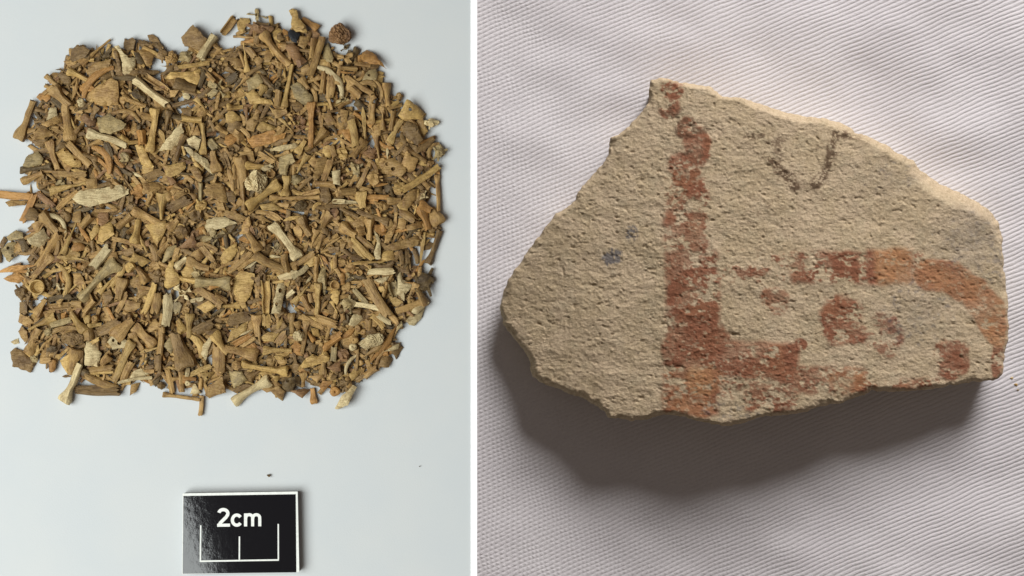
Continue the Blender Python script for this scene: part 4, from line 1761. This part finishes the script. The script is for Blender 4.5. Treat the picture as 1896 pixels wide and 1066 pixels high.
BONES = []
for (c, r), txt in TILES.items():
    for ln in txt.strip().split('\n'):
        short = label = None
        if '>' in ln:
            ln, short = [q.strip() for q in ln.split('>')]
        if '|' in ln:
            ln, label = [q.strip() for q in ln.split('|')]
        tk = ln.split()
        u = lambda a, b: (210 * c + float(a) / 5.61, 10 + 190 * r + float(b) / 5.61)
        if tk[0] == 'F':
            pts, holes, i = [], [], 2
            while i < len(tk):
                if tk[i] == 'o':
                    a = tk[i + 1].split(',')
                    holes.append(u(a[0], a[1]) + (float(a[2]) / 5.61,))
                    i += 2
                else:
                    pts.append(u(*tk[i].split(',')))
                    i += 1
            P = np.array(pts)
            ctr = (P.max(0) + P.min(0)) / 2
            P = ctr + (P - ctr) * 1.05
            b = dict(k='F', tone=tk[1], P=P - ctr, ctr=ctr, holes=holes, ang=None, L=float((P.max(0) - P.min(0)).max()), W=float((P.max(0) - P.min(0)).min()))
        else:
            a, e = np.array(u(tk[1], tk[2])), np.array(u(tk[3], tk[4]))
            dv = e - a
            L = max(4.0, float(np.hypot(*dv)))
            b = dict(k=tk[0], tone=tk[6], ctr=(a + e) / 2, L=L * 1.04, W=float(tk[5]) / 5.61 * 0.97, ang=math.atan2(-dv[1], dv[0]))
        b['label'], b['short'] = label, short
        BONES.append(b)

# ------------------------------------------------------------------ dropping the pieces one after another on a height map
HC = 3.0
HX0, HY0 = -60.0, -20.0
HM = np.zeros((int(860 / HC), int(980 / HC)))

def local_mesh(b, rs):
    if b['k'] == 'F':
        P = b['P'] * np.array([1, -1])
        hs = [(h[0] - b['ctr'][0], b['ctr'][1] - h[1], h[2]) for h in b['holes']]
        return shape_F(rs, P[::-1] if np.sum(P[:, 0] * np.roll(P[:, 1], -1) - np.roll(P[:, 0], -1) * P[:, 1]) < 0 else P, hs)
    return SHAPES[b['k']](rs, b['L'], b['W'])

def settle(b, V, rs, sink=55, lift=0.0):
    """turn the piece into place, let it come to rest on what lies below; returns z and rotation"""
    rz = b['ang'] or 0.0
    cz, sz = math.cos(rz), math.sin(rz)
    V = V - np.array([0, 0, V[:, 2].min()])
    def cells(W):
        px = b['ctr'][0] + W[:, 0] * cz - W[:, 1] * sz
        py = b['ctr'][1] - (W[:, 0] * sz + W[:, 1] * cz)
        ci = np.clip(((px - HX0) / HC).astype(int), 0, HM.shape[1] - 1)
        ri = np.clip(((py - HY0) / HC).astype(int), 0, HM.shape[0] - 1)
        return ri, ci
    ri, ci = cells(V)
    h = HM[ri, ci]
    # tilt along the length to follow the ground below
    x = V[:, 0]
    vx = np.var(x)
    sl = float(np.mean((x - x.mean()) * (h - h.mean())) / vx) if vx > 4 else 0.0
    y = V[:, 1]
    vy = np.var(y)
    sy = float(np.mean((y - y.mean()) * (h - h.mean())) / vy) if vy > 4 else 0.0
    ty = -math.atan(max(-.30, min(.30, sl * .8)))
    tx = math.atan(max(-.22, min(.22, sy * .5)))
    Rm = np.array((Matrix.Rotation(ty, 3, 'Y') @ Matrix.Rotation(tx, 3, 'X')))
    W = V @ Rm.T
    ri, ci = cells(W)
    bot = np.full(HM.shape, 1e9)
    top = np.full(HM.shape, -1e9)
    np.minimum.at(bot, (ri, ci), W[:, 2])
    np.maximum.at(top, (ri, ci), W[:, 2])
    m = bot < 1e8
    need = HM[m] - bot[m]
    z = max(-W[:, 2].min(), float(np.percentile(need, sink)) + lift)
    HM[m] = np.maximum(HM[m], np.minimum(top[m] + z, HM[m] + 18))
    return z, (tx, ty, rz), V

rs0 = random.Random(11)
HEAP = np.array([(52,250),(72,195),(100,145),(140,100),(170,100),(205,95),(240,90),(280,92),(310,112),(345,100),(368,85),(400,92),(445,60),(475,42),(500,45),(525,75),(548,50),(580,65),(590,95),(640,105),(690,125),(705,155),(735,200),(760,215),(785,245),(800,300),(795,390),(795,430),(785,480),(780,520),(775,565),(745,590),(725,640),(705,665),(675,690),(640,715),(595,715),(540,690),(510,715),(470,712),(430,722),(380,705),(340,715),(300,700),(265,705),(200,705),(150,700),(130,680),(70,660),(52,640),(48,600),(48,545),(45,515),(25,505),(28,470),(60,425),(62,400),(52,350),(58,310),(66,275)], float)
GAPS = [(291, 128, 17), (342, 190, 13), (430, 80, 14), (255, 150, 8), (735, 250, 11), (800, 385, 16), (45, 478, 12), (10, 482, 14), (540, 573, 11), (320, 540, 7), (395, 672, 10), (68, 555, 8), (62, 690, 10), (690, 262, 7), (652, 195, 9), (770, 470, 14), (335, 720, 9), (60, 345, 10), (110, 670, 9)]

# loose small fragments filling the heap under the ones that can be told apart
fv, ff, fm = [], [], []
tones = list('tttttttyybbbbbddor')  # mix leans brown: shade in the gaps between bones put into the colour
TKEY = list(TONE)
cnt = 0
while cnt < 3900:
    px, py = rs0.uniform(20, 810), rs0.uniform(30, 730)
    if cnt >= 1500:
        # later pieces only land where paper still shows
        for _ in range(400):
            if HM[int((py - HY0) / HC), int((px - HX0) / HC)] < 2.5 and inside(np.array([px]), np.array([py]), HEAP)[0]:
                break
            px, py = rs0.uniform(20, 810), rs0.uniform(30, 730)
        else:
            break
    if not inside(np.array([px]), np.array([py]), HEAP)[0]:
        continue
    if any(math.hypot(px - g[0], py - g[1]) < g[2] + 6 for g in GAPS):
        continue
    k = rs0.choice('LLSSSHHHHBBBBGCVF')
    L, W = rs0.uniform(17, 44), rs0.uniform(4.5, 8.5)
    b = dict(k=k, ctr=np.array([px, py]), L=L, W=W, ang=rs0.uniform(0, 2 * math.pi), holes=[])
    if k in 'VT':
        b['L'], b['W'] = rs0.uniform(18, 30), rs0.uniform(14, 22)
    if k == 'F':
        n = rs0.choice((5, 6, 7))
        b['P'] = np.array([(rs0.uniform(10, 19) * math.cos(6.283 * i / n), rs0.uniform(8, 14) * math.sin(6.283 * i / n)) for i in range(n)])
    V, F = local_mesh(b, rs0) if k != 'V' else shape_V(rs0, b['L'], b['W'], 2)
    z, rot, V = settle(b, V, rs0, 62)
    W3 = V @ np.array(Euler(rot).to_matrix()).T
    W3[:, 2] += z
    kf = 1 - W3[:, 2] * S / CAM_H
    W3[:, 0] = (W3[:, 0] + px - 948) * kf
    W3[:, 1] = (W3[:, 1] + 533 - py) * kf
    o = sum(len(v) for v in fv)
    fv.append(W3)
    ff += [tuple(i + o for i in f) for f in F]
    fm += [TKEY.index(rs0.choice(tones))] * len(F)
    cnt += 1
me = mesh_from('bone_fragments', np.concatenate(fv), ff, [BONE[k] for k in TKEY], fm=fm, sharp=38)
put('bone_fragments', me, C_PAPER, kind='stuff', label='loose small bone fragments filling the heap on the paper', cat='bone fragments')

# ------------------------------------------------------------------ labels for the bones without one of their own
LM = [(b['ctr'], b['short']) for b in BONES if b['short']]
def orient(b):
    if b['ang'] is None or b['k'] in 'VPRK':
        return ''
    a = math.degrees(b['ang']) % 180
    if a < 20 or a > 160:
        return 'level '
    if 70 < a < 110:
        return 'upright '
    return 'rising ' if a < 90 else 'falling '
def rel(p, q):
    dx, dy = p[0] - q[0], p[1] - q[1]
    if abs(dx) > 2.2 * abs(dy):
        return 'right of' if dx > 0 else 'left of'
    if abs(dy) > 2.2 * abs(dx):
        return 'below' if dy > 0 else 'above'
    return ('below' if dy > 0 else 'above') + (' and right of' if dx > 0 else ' and left of')
seen = set(b['label'] for b in BONES if b['label'])
for b in BONES:
    if b['label']:
        continue
    near = sorted(LM, key=lambda q: np.hypot(*(q[0] - b['ctr'])))[:7]
    area = b['L'] * b['W']
    size = 'small ' if area < 170 else ('large ' if area > 620 else '')
    thin = ''
    if b['k'] in 'LDSHBGC' and b['L'] / b['W'] > 4.6:
        thin = 'slim '
    elif b['k'] in 'LDSHBGC' and b['L'] / b['W'] < 2.3:
        thin = 'stubby '
    cand = []
    head = orient(b) + TONE_WORD[b['tone']] + ' ' + KINDS[b['k']][2]
    for hd in (head, (thin or size) + head):
        cand += [hd + ' ' + rel(b['ctr'], q[0]) + ' the ' + q[1] for q in near[:2]]
    for q1 in near[:4]:
        for q2 in near[:7]:
            if q1 is not q2:
                cand.append((thin or size) + TONE_WORD[b['tone']] + ' ' + KINDS[b['k']][2] + ' between the ' + q1[1] + ' and the ' + q2[1])
    cand = [q for q in cand if len(q.split()) <= 16]
    for q in cand:
        if q not in seen:
            b['label'] = q
            break
    else:
        b['label'] = cand[-1]
    seen.add(b['label'])

# ------------------------------------------------------------------ the bones that can be told apart, bottom to top
rank = {'p': 1.0, 'y': .75, 'g': .6, 'o': .6, 't': .45, 'r': .35, 'b': .15, 'd': 0.0, 'k': .6}
for b in BONES:
    b['ord'] = rank[b['tone']] + (0.9 if b['short'] else 0) + rs0.uniform(0, .5) + (.5 if b['L'] * b['W'] < 240 else 0)
n_used = {}
for i, b in enumerate(sorted(BONES, key=lambda q: q['ord'])):
    rs = random.Random(1000 + i)
    V, F = local_mesh(b, rs)
    z, rot, V = settle(b, V, rs, 66)
    nm, cat, _ = KINDS[b['k']]
    me = mesh_from(nm, V, F, BONE[b['tone']], sharp=38)
    put(nm, me, C_PAPER, loc=(X(b['ctr'][0], z), Y(b['ctr'][1], z), z * S), label=b['label'], cat=cat, group=GROUP).rotation_euler = rot

# ------------------------------------------------------------------ crumbs
def crumb(px, py, r, mat, label, coll, group=None):
    rs = random.Random(int(px))
    D, F = ico(2)
    V = wob(rs, D * np.array([r, r * .7, r * .6]), r * .6, r * 2)
    V[:, 2] -= V[:, 2].min()
    put('crumb', mesh_from('crumb', V, F, mat), coll, loc=(X(px), Y(py), 0.0001), label=label, cat='crumb', group=group)
crumb(498, 880, 3.4, BONE['b'], 'tiny brown crumb on the paper above the black scale card', C_PAPER)
crumb(777, 863, 1.6, BONE['d'], 'tiny dark speck on the bare paper right of the scale card', C_PAPER)
crumb(1872, 700, 3.0, BONE['p'], 'topmost of three tan crumbs on the cloth beside the sherd', C_CLOTH, 'crumbs fallen from the sherd')
crumb(1880, 712, 2.8, BONE['y'], 'middle of three tan crumbs on the cloth beside the sherd', C_CLOTH, 'crumbs fallen from the sherd')
crumb(1884, 722, 2.2, BONE['p'], 'lowest of three tan crumbs on the cloth beside the sherd', C_CLOTH, 'crumbs fallen from the sherd')
